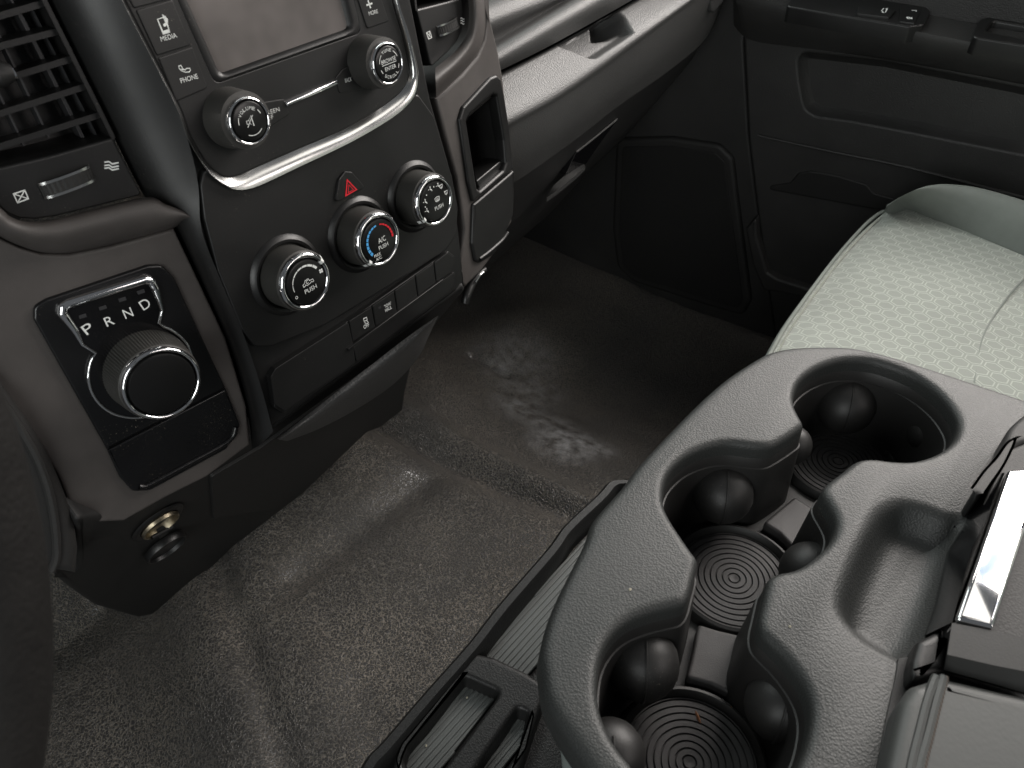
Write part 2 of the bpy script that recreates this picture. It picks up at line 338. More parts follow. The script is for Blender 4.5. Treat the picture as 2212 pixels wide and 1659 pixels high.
def floor_mat():
    m = bpy.data.materials.new('worn_vinyl_floor'); m.use_nodes = True; nt = m.node_tree; N = nt.nodes; L = nt.links; b = N['Principled BSDF']
    g = N.new('ShaderNodeNewGeometry'); pos = g.outputs['Position']
    def no(sc, det=4, lo=.35, hi=.65):
        z = N.new('ShaderNodeTexNoise'); z.inputs['Scale'].default_value = sc; z.inputs['Detail'].default_value = det; L.new(pos, z.inputs['Vector'])
        r = N.new('ShaderNodeMapRange'); r.inputs[1].default_value = lo; r.inputs[2].default_value = hi; L.new(z.outputs['Fac'], r.inputs[0]); return r.outputs[0]
    def math_(op, a, b_=None):
        q = N.new('ShaderNodeMath'); q.operation = op
        for k, v in enumerate((a, b_)):
            if v is None: continue
            if isinstance(v, (int, float)): q.inputs[k].default_value = v
            else: L.new(v, q.inputs[k])
        return q.outputs[0]
    def mix(f, a, b_):
        q = N.new('ShaderNodeMix'); q.data_type = 'RGBA'
        if isinstance(f, (int, float)): q.inputs[0].default_value = f
        else: L.new(f, q.inputs[0])
        for k, v in ((6, a), (7, b_)):
            if isinstance(v, tuple): q.inputs[k].default_value = (*v, 1)
            else: L.new(v, q.inputs[k])
        return q.outputs[2]
    wz = N.new('ShaderNodeTexNoise'); wz.inputs['Scale'].default_value = 260; L.new(pos, wz.inputs['Vector'])
    ad = N.new('ShaderNodeVectorMath'); ad.operation = 'MULTIPLY_ADD'; L.new(wz.outputs['Color'], ad.inputs[0]); ad.inputs[1].default_value = (.006,)*3; L.new(pos, ad.inputs[2])
    vo = N.new('ShaderNodeTexVoronoi'); vo.feature = 'DISTANCE_TO_EDGE'; vo.inputs['Scale'].default_value = 290; L.new(ad.outputs[0], vo.inputs['Vector'])
    mr = N.new('ShaderNodeMapRange'); mr.inputs[2].default_value = .22; mr.interpolation_type = 'SMOOTHSTEP'; L.new(vo.outputs['Distance'], mr.inputs[0]); cell = mr.outputs[0]
    m3 = N.new('ShaderNodeMapRange'); m3.inputs[1].default_value = .02; m3.inputs[2].default_value = .13; L.new(vo.outputs['Distance'], m3.inputs[0])
    groove = math_('SUBTRACT', 1, m3.outputs[0])
    base = mix(no(7, 3), (.040, .0392, .0386), (.056, .0540, .0520))
    base = mix(math_('MULTIPLY', groove, no(5, 3, .26, .62)), base, (.19, .168, .138))
    # dried salt, in patches of its own
    def patch(u, v, z, rad):
        c = hit(u, v, flat(z)); q = N.new('ShaderNodeVectorMath'); q.operation = 'DISTANCE'; L.new(pos, q.inputs[0]); q.inputs[1].default_value = c
        r = N.new('ShaderNodeMapRange'); r.inputs[1].default_value = rad; r.inputs[2].default_value = rad*.25; L.new(q.outputs['Value'], r.inputs[0]); return r.outputs[0]
    salt = None
    for a in ((1215, 1003, .13, .075), (1165, 1000, .13, .05), (1275, 1005, .13, .05), (1120, 890, .14, .06), (1060, 690, .2, .07), (1130, 750, .16, .10), (1150, 800, .15, .09), (1180, 940, .13, .06)):
        v = patch(*a); k = .9 if a[1] > 990 else .4
        v = math_('MULTIPLY', v, k); salt = v if salt is None else math_('MAXIMUM', salt, v)
    salt = math_('MULTIPLY', salt, no(60, 6, .34, .68))
    base = mix(salt, base, (.52, .53, .54))
    L.new(base, b.inputs['Base Color'])
    r = N.new('ShaderNodeMapRange'); r.inputs[3].default_value = .3; r.inputs[4].default_value = .42; b.inputs['Specular IOR Level'].default_value = .75; L.new(groove, r.inputs[0]); L.new(r.outputs[0], b.inputs['Roughness'])
    bp = N.new('ShaderNodeBump'); bp.inputs['Strength'].default_value = .9; bp.inputs['Distance'].default_value = .001; L.new(cell, bp.inputs['Height']); L.new(bp.outputs[0], b.inputs['Normal'])
    return m
M['floor'] = floor_mat()
nx, ny = 330, 260
V = []; Fc = []
for j in range(ny+1):
    for i in range(nx+1):
        x = -.62+1.5*i/nx; y = .02+1.15*j/ny; V.append((x, y, floor_z(x, y)))
for j in range(ny):
    for i in range(nx): k = j*(nx+1)+i; Fc.append((k, k+1, k+nx+2, k+nx+1))
fl = obj('floor', V, Fc, M['floor'], ang=80, kind='structure'); 
# ---------------------------------------------------------------- dashboard, driver-side fascia
dash = thing('dashboard', 'dark grey moulded dashboard with taupe centre fascia around the radio', 'dashboard', (.1, .6, .45))
taupeL = Q('e', (0, 70), (150, 140), (300, 185), (500, 190), (800, 130), (1265, 0)) + Q('e', (1640, 790), (1790, 1290), (1815, 1570)) + \
    Q('j', (1500, 330), (1200, 480), (900, 650), (560, 665), (520, 560), (430, 330), (330, 160)) + [(30, 889), (-60, 760), (-60, 470)]
plate('fascia_panel', FL, px(FL, taupeL), M['taupe'], dash, d=.05, r=.002)
# rounded ledge under the vent
up_ = cat(Q('a', (-260, 1330), (0, 1505), (60, 1562), (150, 1600), (260, 1608), (420, 1585), (1040, 1432), (1200, 1470), (1330, 1520), (1395, 1565)), 6)
lo_ = cat(Q('e', (-260, -110), (0, 60), (150, 130), (300, 175), (500, 180), (800, 120), (1100, 45), (1262, -4), (1330, -45), (1400, -60)), 6)
up_ = resample(up_, 60); lo_ = resample(lo_, 60)
rails = []
for k in range(11):
    t = k/10; h = .014*math.sin(math.pi*min(1, t*.86+.14))**.7 if t < 1 else -.004
    rails.append([hit(*a.lerp(b_, t), FL, h if k else -.006) for a, b_ in zip(up_, lo_)])
loft('fascia_ledge', rails, M['taupe'], dash, ang=60)
# black flank of the centre stack
fa = cat([(36, -130), (98, 0)] + Q('a', (690, 720), (1040, 1412)) + [(345, 450), (380, 492)] + Q('e', (1640, 790), (1790, 1290), (1830, 1600)), 6)
fb = cat([(205, -130), (262, 0), (372, 214), (408, 310), (428, 400), (435, 494), (470, 589), (525, 720), (562, 830), (590, 932)], 6)
fa = resample(fa, 70); fb = resample(fb, 70)
A3 = [hit(*p, FL, -.012) for p in fa]; B3 = [hit(*p, FC, 0) for p in fb]
rails = []
for k in range(9):
    t = k/8; rails.append([a.lerp(b_, t) + (FC.n*.5+Vector((-.8, 0, 0)))*.006*math.sin(math.pi*t) for a, b_ in zip(A3, B3)])
loft('stack_side', rails, M['black'], dash, ang=60)
stack = [(205, -130), (262, 0), (372, 214), (408, 310), (428, 400), (435, 494), (470, 589), (525, 720), (562, 830), (590, 932), (1012, 618), (1003, 528), (986, 381), (939, 214), (897, 0), (870, -130)]
plate('stack_panel', FC, px(FC, stack), M['black'], dash, h=-.0045, d=.07, r=.003)
# ---------------------------------------------------------------- lower trim
FT = facet(hit(446, 1031, FL)+Vector((0, .014, 0)), 3, -26)
low = thing('lower_dash_trim', 'dark lower dash trim below the gear selector, tapering to the floor tunnel', 'trim panel', (-.05, .55, .25))
lowpts = [(165, 1122), (168, 1240), (110, 1238), (150, 1272), (208, 1312), (298, 1337), (327, 1331), (417, 1269), (506, 1182), (658, 1066), (793, 937), (822, 926), (873, 886), (878, 850), (892, 790), (935, 712), (1008, 626), (1004, 618), (592, 926), (541, 950), (446, 1023), (357, 1064), (268, 1114)]
plate('trim_body', FT, rnd(px(FT, lowpts), .004), M['blackr'], low, h=-.001, d=.12, r=.004)
pan = [(453, 1027), (560, 965), (880, 735), (884, 780), (870, 850), (800, 915), (660, 1040), (590, 1095), (459, 1118)]
plate('access_panel', FT, rnd(px(FT, pan), .004), M['blackr'], low, h=.0022, d=.006, r=.0012)
# padded lip of the bin under the switches
binu = resample(cat([(598, 948), (700, 868), (800, 790), (880, 728), (946, 682)], 6), 50)
binl = resample(cat([(620, 953), (690, 926), (770, 884), (850, 830), (905, 770), (928, 722), (946, 684)], 6), 50)
rails = []
for k in range(13):
    t = k/12; rails.append([hit(*a.lerp(b_, t), FT, .006+.020*math.sin(math.pi*(t*.75+.25))) for a, b_ in zip(binu, binl)])
loft('padded_bin_lip', rails, M['pad'], low, ang=60)
# power outlet
po = thing('power_outlet', 'open metal-lined power outlet with its black cap hanging below', 'power outlet', hit(342, 1128, FT))
c0 = FT.two(hit(*Q('j', (1145, 650))[0], FT)); c0b = FT.two(hit(*Q('j', (1275, 580))[0], FT)); rr = .0155
lathe('collar', FT, c0, [(rr*1.5, .0006), (rr*1.42, .0022), (rr*1.28, .003), (rr*1.12, .0026), (rr*1.1, .001)], M['black'], po)
lathe('socket', FT, c0, [(rr*1.1, .0035), (rr*1.06, .0062), (rr*.98, .006), (rr*.93, .001), (rr*.9, -.004), (rr*.5, -.006), (.0001, -.0065)], M['brass'], po)
cc = FT.two(hit(*Q('j', (1200, 835))[0], FT, .004))
capo = lathe('cap', FT, cc, [(rr*1.25, .0012), (rr*1.3, .004), (rr*1.22, .008), (rr*1.14, .008), (rr*1.1, .0045), (.0001, .0045)], M['black'], po)
hp = Q('j', (1100, 770), (1250, 690)); mid = FT.two(hit(*Q('j', (1175, 728))[0], FT, .004))
tube('hinge', [hit(*hp[0], FT, .006), hit(*hp[1], FT, .006)], .0018, M['blackr'], po)
x, y = mid; plate('strap', FT, rnd([(x-.004, y-.005), (x+.004, y-.005), (x+.004, y+.006), (x-.004, y+.006)], .001), M['blackr'], po, h=.007, d=.006, r=.0008)
# ---------------------------------------------------------------- knob builder
def knob(parent, fr, cap_px, hc, ring_px, grip=1.06, ridges=None, capr=.78, name='knob', ringmat='chrome', rows=7, flare=1.0):
    c = fr.two(hit(*cap_px, fr, hc)); rad = sum((Vector(fr.two(hit(*p, fr, hc)))-Vector(c)).length for p in ring_px)/len(ring_px)
    g = rad*grip; n = ridges or 120
    prof = [(g*flare*1.02, 0)]+[(g*flare+(g*.985-g*flare)*k/rows, .002+(hc-.007)*k/rows) for k in range(rows+1)]+[(rad*1.0, hc-.0045)]
    if ridges: rm = lambda i, j: 1 + (.012 if i % 2 else -.006)*(1 if 0 < j <= rows else 0)
    else: rm = lambda i, j: 1 + (.009 if (i+j) % 2 else -.004)*(1 if 0 < j <= rows else 0)
    k = lathe(name, fr, c, prof, M['rubber'], parent, seg=n, rmod=rm, ang=20 if ridges else 25)
    rp = [(rad*1.0, hc-.0048)]+[(rad*(.89+.11*math.cos(a)), hc-.0035+.0035*math.sin(a)*1.1) for a in [math.pi*t/8 for t in range(9)]]+[(rad*capr, hc-.004)]
    rw = (1-capr)/2
    rp = [(rad, hc-.0050)]+[(rad*(1-rw+rw*math.cos(a)), hc-.004+.0035*math.sin(a)) for a in [math.pi*t/10 for t in range(11)]]+[(rad*capr, hc-.0055)]
    lathe('chrome_ring', fr, c, rp, M[ringmat], k, seg=96)
    cr = rad*capr*1.0
    lathe('cap', fr, c, [(cr*.995, hc-.005), (cr*.985, hc-.002), (cr*.95, hc-.0008), (cr*.88, hc-.0004), (.0001, hc-.0003)], M['cap'], k, seg=64)
    return k, c, rad, hc
def mm(c, pts, s=.001): return [(c[0]+x*s, c[1]+y*s) for x, y in pts]
# ---------------------------------------------------------------- radio
radio = thing('radio_unit', 'car radio with grey touchscreen, two knobs and a satin chrome surround', 'radio', (-.02, .475, .74))
out_ = [(205, -130), (262, 0), (372, 214), (402, 292), (426, 339), (455, 378), (485, 400)] + Q('b', (250, 1387), (400, 1365), (700, 1225), (1000, 1082), (1200, 975), (1400, 850), (1520, 740), (1565, 640), (1560, 500), (1500, 250), (1420, 0)) + [(838, -130)]
in_ = [(213, -130), (270, 0)] + [(380, 215), (411, 293), (436, 337), (459, 366), (484, 382)] + Q('b', (250, 1277), (400, 1210), (700, 1078), (1000, 950), (1200, 840), (1350, 740), (1440, 660), (1488, 570), (1490, 480), (1440, 250), (1370, 0)) + [(826, -130)]
n_ = 140
o_ = resample(cat(out_, 8), n_); i_ = cat(in_, 8)
# pair up points by nearest along curve fraction
i_ = resample(i_, n_)
rails = []
for k in range(11):
    t = k/10; rails.append([hit(*a.lerp(b_, t), FC, (-.0005 if k == 0 else .0062-.0052*t+.0012*math.sin(math.pi*t))) for a, b_ in zip(o_, i_)])
loft('chrome_surround', rails, M['satin'], radio, ang=60)
face = [(p[0], p[1]) for p in i_]
scr_o = [(330, -130)] + Q('a', (1290, 0), (1560, 610)) + Q('b', (1150, 235), (1095, -5)) + [(727, -130)]
scr_i = [(350, -130)] + Q('a', (1352, 0), (1588, 532)) + Q('b', (1042, 205), (990, 0)) + [(692, -130)]
hb = .0015
fo = px(FC, scr_o, hb); fi = px(FC, scr_i, hb-.004)
plate('faceplate', FC, px(FC, face, hb), M['black'], radio, h=hb, d=.0065, r=.001, holes=[rnd(px(FC, [(322, -100)]+Q('a', (1290, 0), (1560, 610)) + Q('b', (1150, 235), (1095, -5))+[(735, -100)], hb), [.001, .001, .006, .006, .001, .001])], hr=.0006, back=False)
fo_ = rnd(fo, [.001, .001, .006, .006, .001, .001]); fi_ = rnd(fi, [.001, .001, .004, .004, .001, .001])
fo_ = [tuple(p) for p in resample([Vector(p) for p in ccw(fo_)], 120, True)]
rails = [[FC.at(x, y, hb-.0003) for x, y in fo_]]
ci = ccw(fi_); 
def nearest(p, l):      # closest point on closed polyline
    best = None
    for i in range(len(l)):
        a, b_ = Vector(l[i-1]), Vector(l[i]); ab = b_-a; q = Vector(p); d2 = ab.length_squared
        t = 0 if d2 == 0 else max(0, min(1, (q-a).dot(ab)/d2)); c = a+ab*t; dd = (c-q).length
        if best is None or dd < best[0]: best = (dd, c)
    return tuple(best[1])
inn = [nearest(p, ci) for p in fo_]
for t, hh in ((.35, hb+.0008), (.7, hb+.0002), (1., hb-.0035)):
    rails.append([FC.at(a[0]+(b_[0]-a[0])*t, a[1]+(b_[1]-a[1])*t, hh) for a, b_ in zip(fo_, inn)])
loft('screen_frame', rails, M['black'], radio, closed=True, ang=50)
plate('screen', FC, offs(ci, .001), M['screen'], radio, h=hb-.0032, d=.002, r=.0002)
def button(name, parent, fr, pts, h, r=.0015, mt='black', d=.004, rr=.0006):
    return plate(name, fr, offs(ccw(rnd(px(fr, pts, h), r)), -.0002), M[mt], parent, h=h, d=d, r=rr, seg=2)
bh = .0024
button('button', radio, FC, Q('a', (858, -150), (1200, -260), (1260, -10), (975, 65)), bh)
bm_ = button('button', radio, FC, Q('a', (985, 72), (1252, -6), (1392, 330), (1140, 408)), bh)
bp_ = button('button', radio, FC, Q('a', (1147, 418), (1397, 336), (1515, 640), (1280, 740)), bh, r=[.001, .001, .003, .001])
br_ = button('button', radio, FC, Q('b', (1060, -200), (1225, -210), (1352, 155), (1192, 212)), bh, r=[.001, .001, .001, .003])
p = Print(FC, bh+.0002); p.text('MEDIA', *Q('a', (1172, 302), (1287, 271), (1164, 264)))
p.pline(Q('a', (1143, 140), (1198, 122), (1232, 235), (1187, 247)), .0006, True); p.ppoly(Q('a', (1180, 225), (1226, 210), (1234, 236), (1187, 248)))
p.pline(Q('a', (1178, 105), (1207, 175)), .0006); p.pline(Q('a', (1178, 105), (1215, 140), (1215, 165)), .0007); p.ppoly(Q('a', (1186, 172), (1200, 166), (1211, 176), (1206, 190), (1192, 194), (1184, 184))); p.done(M['white'], bm_)
p = Print(FC, bh+.0002); p.text('PHONE', *Q('a', (1316, 604), (1440, 568), (1306, 567)))
p.pline(Q('a', (1297, 480), (1312, 474), (1324, 492), (1318, 500), (1346, 508), (1352, 497), (1378, 495), (1382, 508), (1374, 522), (1345, 524), (1316, 512), (1300, 495)), .0005, True); p.done(M['white'], bp_)
p = Print(FC, bh+.0002); p.text('MORE', *Q('b', (1205, 113), (1270, 94), (1198, 84)))
p.pline(Q('b', (1185, 38), (1228, 24)), .0012); p.pline(Q('b', (1196, 2), (1216, 60)), .0012); p.done(M['white'], br_)
# keys beside the knobs and the chrome strip between them
ks = button('button', radio, FC, Q('b', (300, 760), (590, 715), (634, 830), (480, 930), (330, 960)), bh, r=.002)
kb = button('button', radio, FC, Q('b', (958, 565), (1010, 500), (1120, 440), (1200, 640), (990, 682)), bh, r=.002)
p = Print(FC, bh+.0002); p.text('SCREEN', *Q('b', (422, 846), (557, 807), (412, 814))); p.text('OFF', *Q('b', (448, 878), (512, 862), (438, 846))); p.done(M['white'], ks)
p = Print(FC, bh+.0002); p.text('BACK', *Q('b', (1033, 600), (1080, 587), (1026, 570))); p.done(M['white'], kb)
plate('chrome_strip', FC, px(FC, Q('b', (592, 740), (970, 577), (985, 612), (605, 775)), .003), M['chrome'], radio, h=.0045, d=.0035, r=.0016)
kv, c, rad, hc = knob(radio, FC, Q('a', (1820, 880))[0], .026, Q('a', (1665, 870), (1970, 890), (1790, 706), (1860, 1064)), grip=1.2, flare=1.06, capr=.84)
p = Print(FC, hc+.0002); s = rad*1000*.84
p.arctext('VOLUME', *c, rad*.54, R_(97), R_(17), rad*.15)
for a0, a1 in ((150, 178), (16, 36), (238, 312)): p.arcl(*c, rad*.58, R_(a0), R_(a1), .0005)
p.line(mm(c, [(-3.2, -1), (-1.2, -1), (1.2, -3.4), (1.2, 3.4), (-1.2, 1), (-3.2, 1)]), .00035, True); p.line(mm(c, [(-3.6, -3), (2.6, 3.2)]), .0004); p.line(mm(c, [(-1.2, -1), (-1.2, 1)]), .0003)
p.done(M['white'], kv)
kt, c, rad, hc = knob(radio, FC, Q('b', (1350, 460))[0], .026, Q('b', (1235, 450), (1460, 470), (1320, 300), (1380, 612)), grip=1.2, flare=1.06, capr=.84)
p = Print(FC, hc+.0002)
p.arctext('TUNE', *c, rad*.62, R_(92), R_(15.5), rad*.15); p.arctext('SCROLL', *c, rad*.62, R_(270), R_(15), rad*.15, top=False)
for a0, a1 in ((130, 168), (18, 52), (196, 214), (326, 345)): p.arcl(*c, rad*.62, R_(a0), R_(a1), .0005)
p.textm('BROWSE', c[0], c[1]+rad*.16, rad*.95, rad*.19); p.textm('ENTER', c[0]+rad*.02, c[1]-rad*.20, rad*.72, rad*.19); p.line([(c[0]-rad*.48, c[1]-.0001), (c[0]+rad*.48, c[1]-.0001)], .0004)
p.done(M['white'], kt)
# ---------------------------------------------------------------- climate control panel
clim = thing('climate_control_panel', 'black climate control panel with three chrome-ringed dials', 'climate panel', (0, .447, .617))
hv = [(440, 470), (470, 585), (522, 712), (550, 748), (585, 748), (702, 701), (791, 647), (900, 580), (962, 540), (984, 508), (988, 450), (975, 381), (935, 250), (899, 200), (873, 226), (848, 238), (736, 303), (580, 376), (515, 396), (470, 385), (440, 360), (432, 400)]
plate('faceplate', FC, rnd(px(FC, hv), .006), M['black'], clim, h=.0012, d=.006, r=.0012)
def dial(cap, ring, hole):
    k, c, rad, hc = knob(clim, FC, cap, .027, ring, grip=1.06, capr=.79)
    lathe('dial_collar', FC, c, [(rad*1.42, .0013), (rad*1.36, .0032), (rad*1.26, .0046), (rad*1.16, .004), (rad*1.1, .0016)], M['black'], clim)
    return k, c, rad, hc
def pointer(k, c, rad, hc, ang):
    co, si = math.cos(ang), math.sin(ang); V = []
    prof = [(rad*.77, hc-.0028), (rad*.80, hc-.0011), (rad*.88, hc-.0001), (rad*.96, hc-.0016), (rad*1.012, hc-.0042), (rad*1.06, hc-.0062)]
    for r_, h_ in prof:
        for s_ in (-1, 1): V.append(FC.at(c[0]+r_*co-si*s_*.0016, c[1]+r_*si+co*s_*.0016, h_+.0004))
    obj('pointer', V, [(2*i, 2*i+1, 2*i+3, 2*i+2) for i in range(len(prof)-1)], M['white'], k)
kf, c, rad, hc = dial(Q('g', (572, 575))[0], Q('g', (368, 560), (716, 580), (520, 352), (570, 784)), 0)
pointer(kf, c, rad, hc, R_(28))
p = Print(FC, hc+.0002); cr = rad*.80
segs = [(188, 165, .0008), (163, 140, .0011), (138, 115, .0014), (113, 94, .0018), (92, 73, .0022), (71, 52, .0026), (50, 31, .003)]
for a0, a1, wd in segs: p.arcl(*c, cr*.72, R_(a0), R_(a1), wd*.62, 5)
p.arcl(c[0]-cr*.70, c[1]-cr*.36, .0010, 0, 6.28, .0004, 16)
for q in range(4):
    a = R_(45+90*q); x, y = c[0]+cr*.78+.0011*math.cos(a), c[1]+cr*.16+.0011*math.sin(a); p.poly([(x+.0009*math.cos(t), y+.0009*math.sin(t)) for t in [R_(60*z) for z in range(6)]])
p.textm('PUSH', c[0]+cr*.05, c[1]-cr*.33, cr*.62, cr*.2)
p.line(mm(c, [(-4.2, -2.0), (-4.4, -.2), (-2.6, .4), (-1.6, 2.2), (1.4, 2.4), (2.0, .6), (5.2, .4), (5.4, -1.4), (4.2, -1.6), (3.2, -.8), (2.2, -1.6), (-1.0, -2.0), (-2.0, -1.0), (-3.0, -2.0)]), .00042, True)
p.arcl(c[0], c[1]+.0004, .0011, R_(40), R_(320), .0004); p.done(M['white'], kf)
kt2, c, rad, hc = dial(Q('g', (1100, 272))[0], Q('g', (922, 262), (1222, 282), (1070, 58), (1085, 468)), 0)
pointer(kt2, c, rad, hc, R_(222)); cr = rad*.80
p = Print(FC, hc+.0002)
for q in range(9): a = 217-q*14.2; p.arcl(*c, cr*.74, R_(a), R_(a-11.5), .0024-.00013*q, 3)
p.done(M['blue'], kt2)
p = Print(FC, hc+.0002)
for q in range(7): a = 76-q*12.4; p.arcl(*c, cr*.74, R_(a), R_(a-10.5), .0011+.00012*q, 3)
p.done(M['red'], kt2)
p = Print(FC, hc+.0002); p.textm('A/C', c[0]+cr*.1, c[1]+cr*.02, cr*.44, cr*.25); p.textm('PUSH', c[0]+cr*.1, c[1]-cr*.3, cr*.56, cr*.19)
p.textm('MAX', c[0]-cr*.34, c[1]-cr*.54, cr*.38, cr*.15); p.textm('A/C', c[0]-cr*.32, c[1]-cr*.73, cr*.34, cr*.15); p.done(M['white'], kt2)
km, c, rad, hc = dial(Q('b', (1690, 1462))[0], Q('b', (1548, 1450), (1805, 1470), (1660, 1272), (1700, 1652)), 0)
pointer(km, c, rad, hc, R_(212)); cr = rad*.80
p = Print(FC, hc+.0002); p.textm('PUSH', c[0]+cr*.12, c[1]-cr*.32, cr*.58, cr*.2)
x, y = c[0]+cr*.1, c[1]+cr*.06; p.line([(x-.0022, y-.001), (x-.0026, y+.0018), (x, y+.0024), (x+.0026, y+.0018), (x+.0022, y-.001)], .0005, True)
for q in (-1, 0, 1): p.line([(x+q*.0011, y-.002), (x+q*.0011+.0004, y-.0008), (x+q*.0011-.0002, y+.0004), (x+q*.0011+.0003, y+.0014)], .0004)
for ang in (196, 160, 108, 66):
    x, y = c[0]+cr*.74*math.cos(R_(ang)), c[1]+cr*.74*math.sin(R_(ang))
    p.arcl(x+.0006, y+.0019, .0003, 0, 6.28, .0007, 8); p.line([(x+.0005, y+.0012), (x+.0003, y-.0004), (x+.0016, y-.0006), (x+.0018, y-.002)], .0007); p.line([(x-.0022, y+.0003), (x-.0008, y+.0003)], .0005)
for ang in (178, 134, 87): x, y = c[0]+cr*.74*math.cos(R_(ang)), c[1]+cr*.74*math.sin(R_(ang)); p.arcl(x, y, .0003, 0, 6.28, .0006, 8)
for ang, in ((12,), (48,)):
    x, y = c[0]+cr*.76*math.cos(R_(ang)), c[1]+cr*.76*math.sin(R_(ang)); p.line([(x-.0012, y-.001), (x-.0018, y+.0014), (x+.0018, y+.0014), (x+.0012, y-.001)], .0005, True); p.line([(x, y-.0022), (x, y+.0006)], .0005)
p.done(M['white'], km)
hz = button('hazard_button', clim, FC, Q('b', (958, 1478), (985, 1300), (1030, 1240), (1085, 1246), (1185, 1362)), .0035, r=.003, d=.004, rr=.001)
p = Print(FC, .0038); p.pline(Q('b', (1036, 1420), (1046, 1306), (1113, 1376)), .0010, True); p.pline(Q('b', (1052, 1398), (1057, 1342), (1092, 1376)), .0005, True); p.done(M['red'], hz, 'triangle_mark')
# ---------------------------------------------------------------- switch bank
sw = thing('switch_panel', 'long black switch panel with traction and towing switches below the dials', 'switch panel', (-.02, .437, .55))
sb = Q('g', (298, 1260), (330, 1195), (870, 848), (1590, 348), (1640, 385), (1645, 590), (1610, 650), (930, 1165), (400, 1525), (330, 1480))
plate('backplate', FC, rnd(px(FC, sb), .002), M['black'], sw, h=.0008, d=.006, r=.0008)
hs = .0026
button('blank_cover', sw, FC, Q('g', (305, 1262), (340, 1198), (872, 858), (905, 1020), (926, 1160), (405, 1512), (335, 1465)), hs, r=.003)
def swi(tl, tr, br, bl): return button('switch', sw, FC, Q('g', tl, tr, br, bl), hs, r=.0007)
s1 = swi((876, 854), (1040, 748), (1066, 900), (902, 1012)); s2 = swi((1044, 745), (1203, 637), (1223, 792), (1070, 897)); swi((1207, 634), (1354, 528), (1373, 683), (1227, 789))
swi((1358, 525), (1490, 432), (1505, 578), (1377, 680)); button('switch', sw, FC, Q('g', (1494, 429), (1590, 358), (1634, 390), (1640, 488), (1509, 575)), hs, r=.0015)
plate('ridge', FC, px(FC, Q('g', (858, 1052), (1548, 548), (1550, 564), (866, 1068)), hs), M['black'], sw, h=.0045, d=.004, r=.0006)
button('blank_cover', sw, FC, Q('g', (905, 1046), (1640, 496), (1640, 585), (1605, 645), (930, 1155)), hs, r=.0012)
p = Print(FC, hs+.0002); p.text('OFF', *Q('g', (984, 914), (1022, 893), (978, 886)))
p.pline(Q('g', (980, 838), (1002, 828), (1006, 848), (984, 858)), .0006, True); p.pline(Q('g', (985, 866), (1000, 872), (994, 884)), .0005); p.pline(Q('g', (1004, 856), (1014, 864), (1006, 876)), .0005); p.done(M['white'], s1)
p = Print(FC, hs+.0002); p.text('TOW/', *Q('g', (1134, 764), (1182, 734), (1126, 742))); p.text('HAUL', *Q('g', (1140, 792), (1187, 764), (1132, 768))); p.done(M['white'], s2)
p = Print(FC, hs+.0002); p.ppoly(Q('g', (1086, 756), (1104, 744), (1108, 760), (1090, 772))); p.done(M['grey'], s2, 'indicator')
# ---------------------------------------------------------------- rotary gear selector
gear = thing('gear_selector', 'rotary gear selector with big chrome-ringed dial and P R N D display', 'gear selector', hit(300, 810, FL))
gp = [(73, 690), (73, 662), (100, 646), (318, 573), (350, 572), (376, 600)] + Q('e', (1636, 1158)) + Q('e', (776, 1602))
plate('panel', FL, rnd(px(FL, gp, .002), [.006, .006, .006, .005, .008, .008, .0005, .0005]), M['glossw'], gear, h=.003, d=.006, r=.0014)
fl_ = Q('e', (778, 1605), (1638, 1161)) + Q('e', (1742, 1425)) + Q('j', (1640, 125), (1085, 425), (960, 430), (870, 330))
plate('storage_flap', FL, rnd(px(FL, fl_, .002), [.0005, .0005, .006, .004, .012, .006, .003]), M['glossw'], gear, h=.003, d=.006, r=.0012)
lipu = resample(cat([(p_[0], p_[1]) for p_ in Q('j', (1010, 400), (1080, 385), (1350, 240), (1600, 105)) + Q('e', (1690, 1510), (1712, 1440))], 6), 40)
tube('flap_lip', [hit(*q_, FL, .0032) for q_ in lipu], .0022, M['glossw'], gear)
disp = Q('e', (700, 905), (600, 845), (545, 740), (455, 620), (460, 570), (500, 545), (1050, 372), (1095, 380), (1130, 440), (1180, 600), (1160, 690))
hd_ = .0055
d2 = px(FL, disp, hd_); cK = Vector(FL.two(hit(*Q('e', (1040, 1042))[0], FL, hd_)))
rK = sum((Vector(FL.two(hit(*q_, FL, hd_)))-cK).length for q_ in Q('e', (655, 1080), (1410, 930), (700, 905), (1160, 690), (990, 1385), (720, 1230)))/6
a_s = math.atan2(d2[-1][1]-cK.y, d2[-1][0]-cK.x); a_e = math.atan2(d2[0][1]-cK.y, d2[0][0]-cK.x)
while a_e > a_s: a_e -= 2*math.pi
arcp = [(cK.x+rK*math.cos(a_s+(a_e-a_s)*k/48), cK.y+rK*math.sin(a_s+(a_e-a_s)*k/48)) for k in range(1, 48)]
path = rnd(d2, [0, .001, .001, .003, .002, .003, .002, .003, .003, .002, 0])
plate('display_window', FL, path+arcp, M['gloss'], gear, h=.0045, d=.0016, r=.0004)
full_ = path+arcp; rads = []
for q_ in full_:
    tt = (q_[1]-cK.y)/rK; rads.append(.0011+.0022*ss(.9, 1.7, tt) if q_ in path else .0011)
tube('chrome_outline', [FL.at(x, y, .0047) for x, y in full_], rads, M['chrome'], gear, closed=True, seg=10)
kg, c, rad, hc = knob(gear, FL, Q('e', (1185, 1135))[0], .034, Q('e', (868, 1120), (1436, 1130), (1150, 848), (1120, 1386)), grip=1.04, flare=1.08, ridges=180, capr=.86)
p = Print(FL, .0048)
for ch, L_, R2, T_ in (('P', (632, 775), (690, 738), (598, 700)), ('R', (778, 714), (836, 690), (745, 648)), ('N', (912, 656), (972, 632), (885, 588)), ('D', (1044, 596), (1102, 560), (1016, 522))):
    p.text(ch, *Q('e', L_, R2, T_))
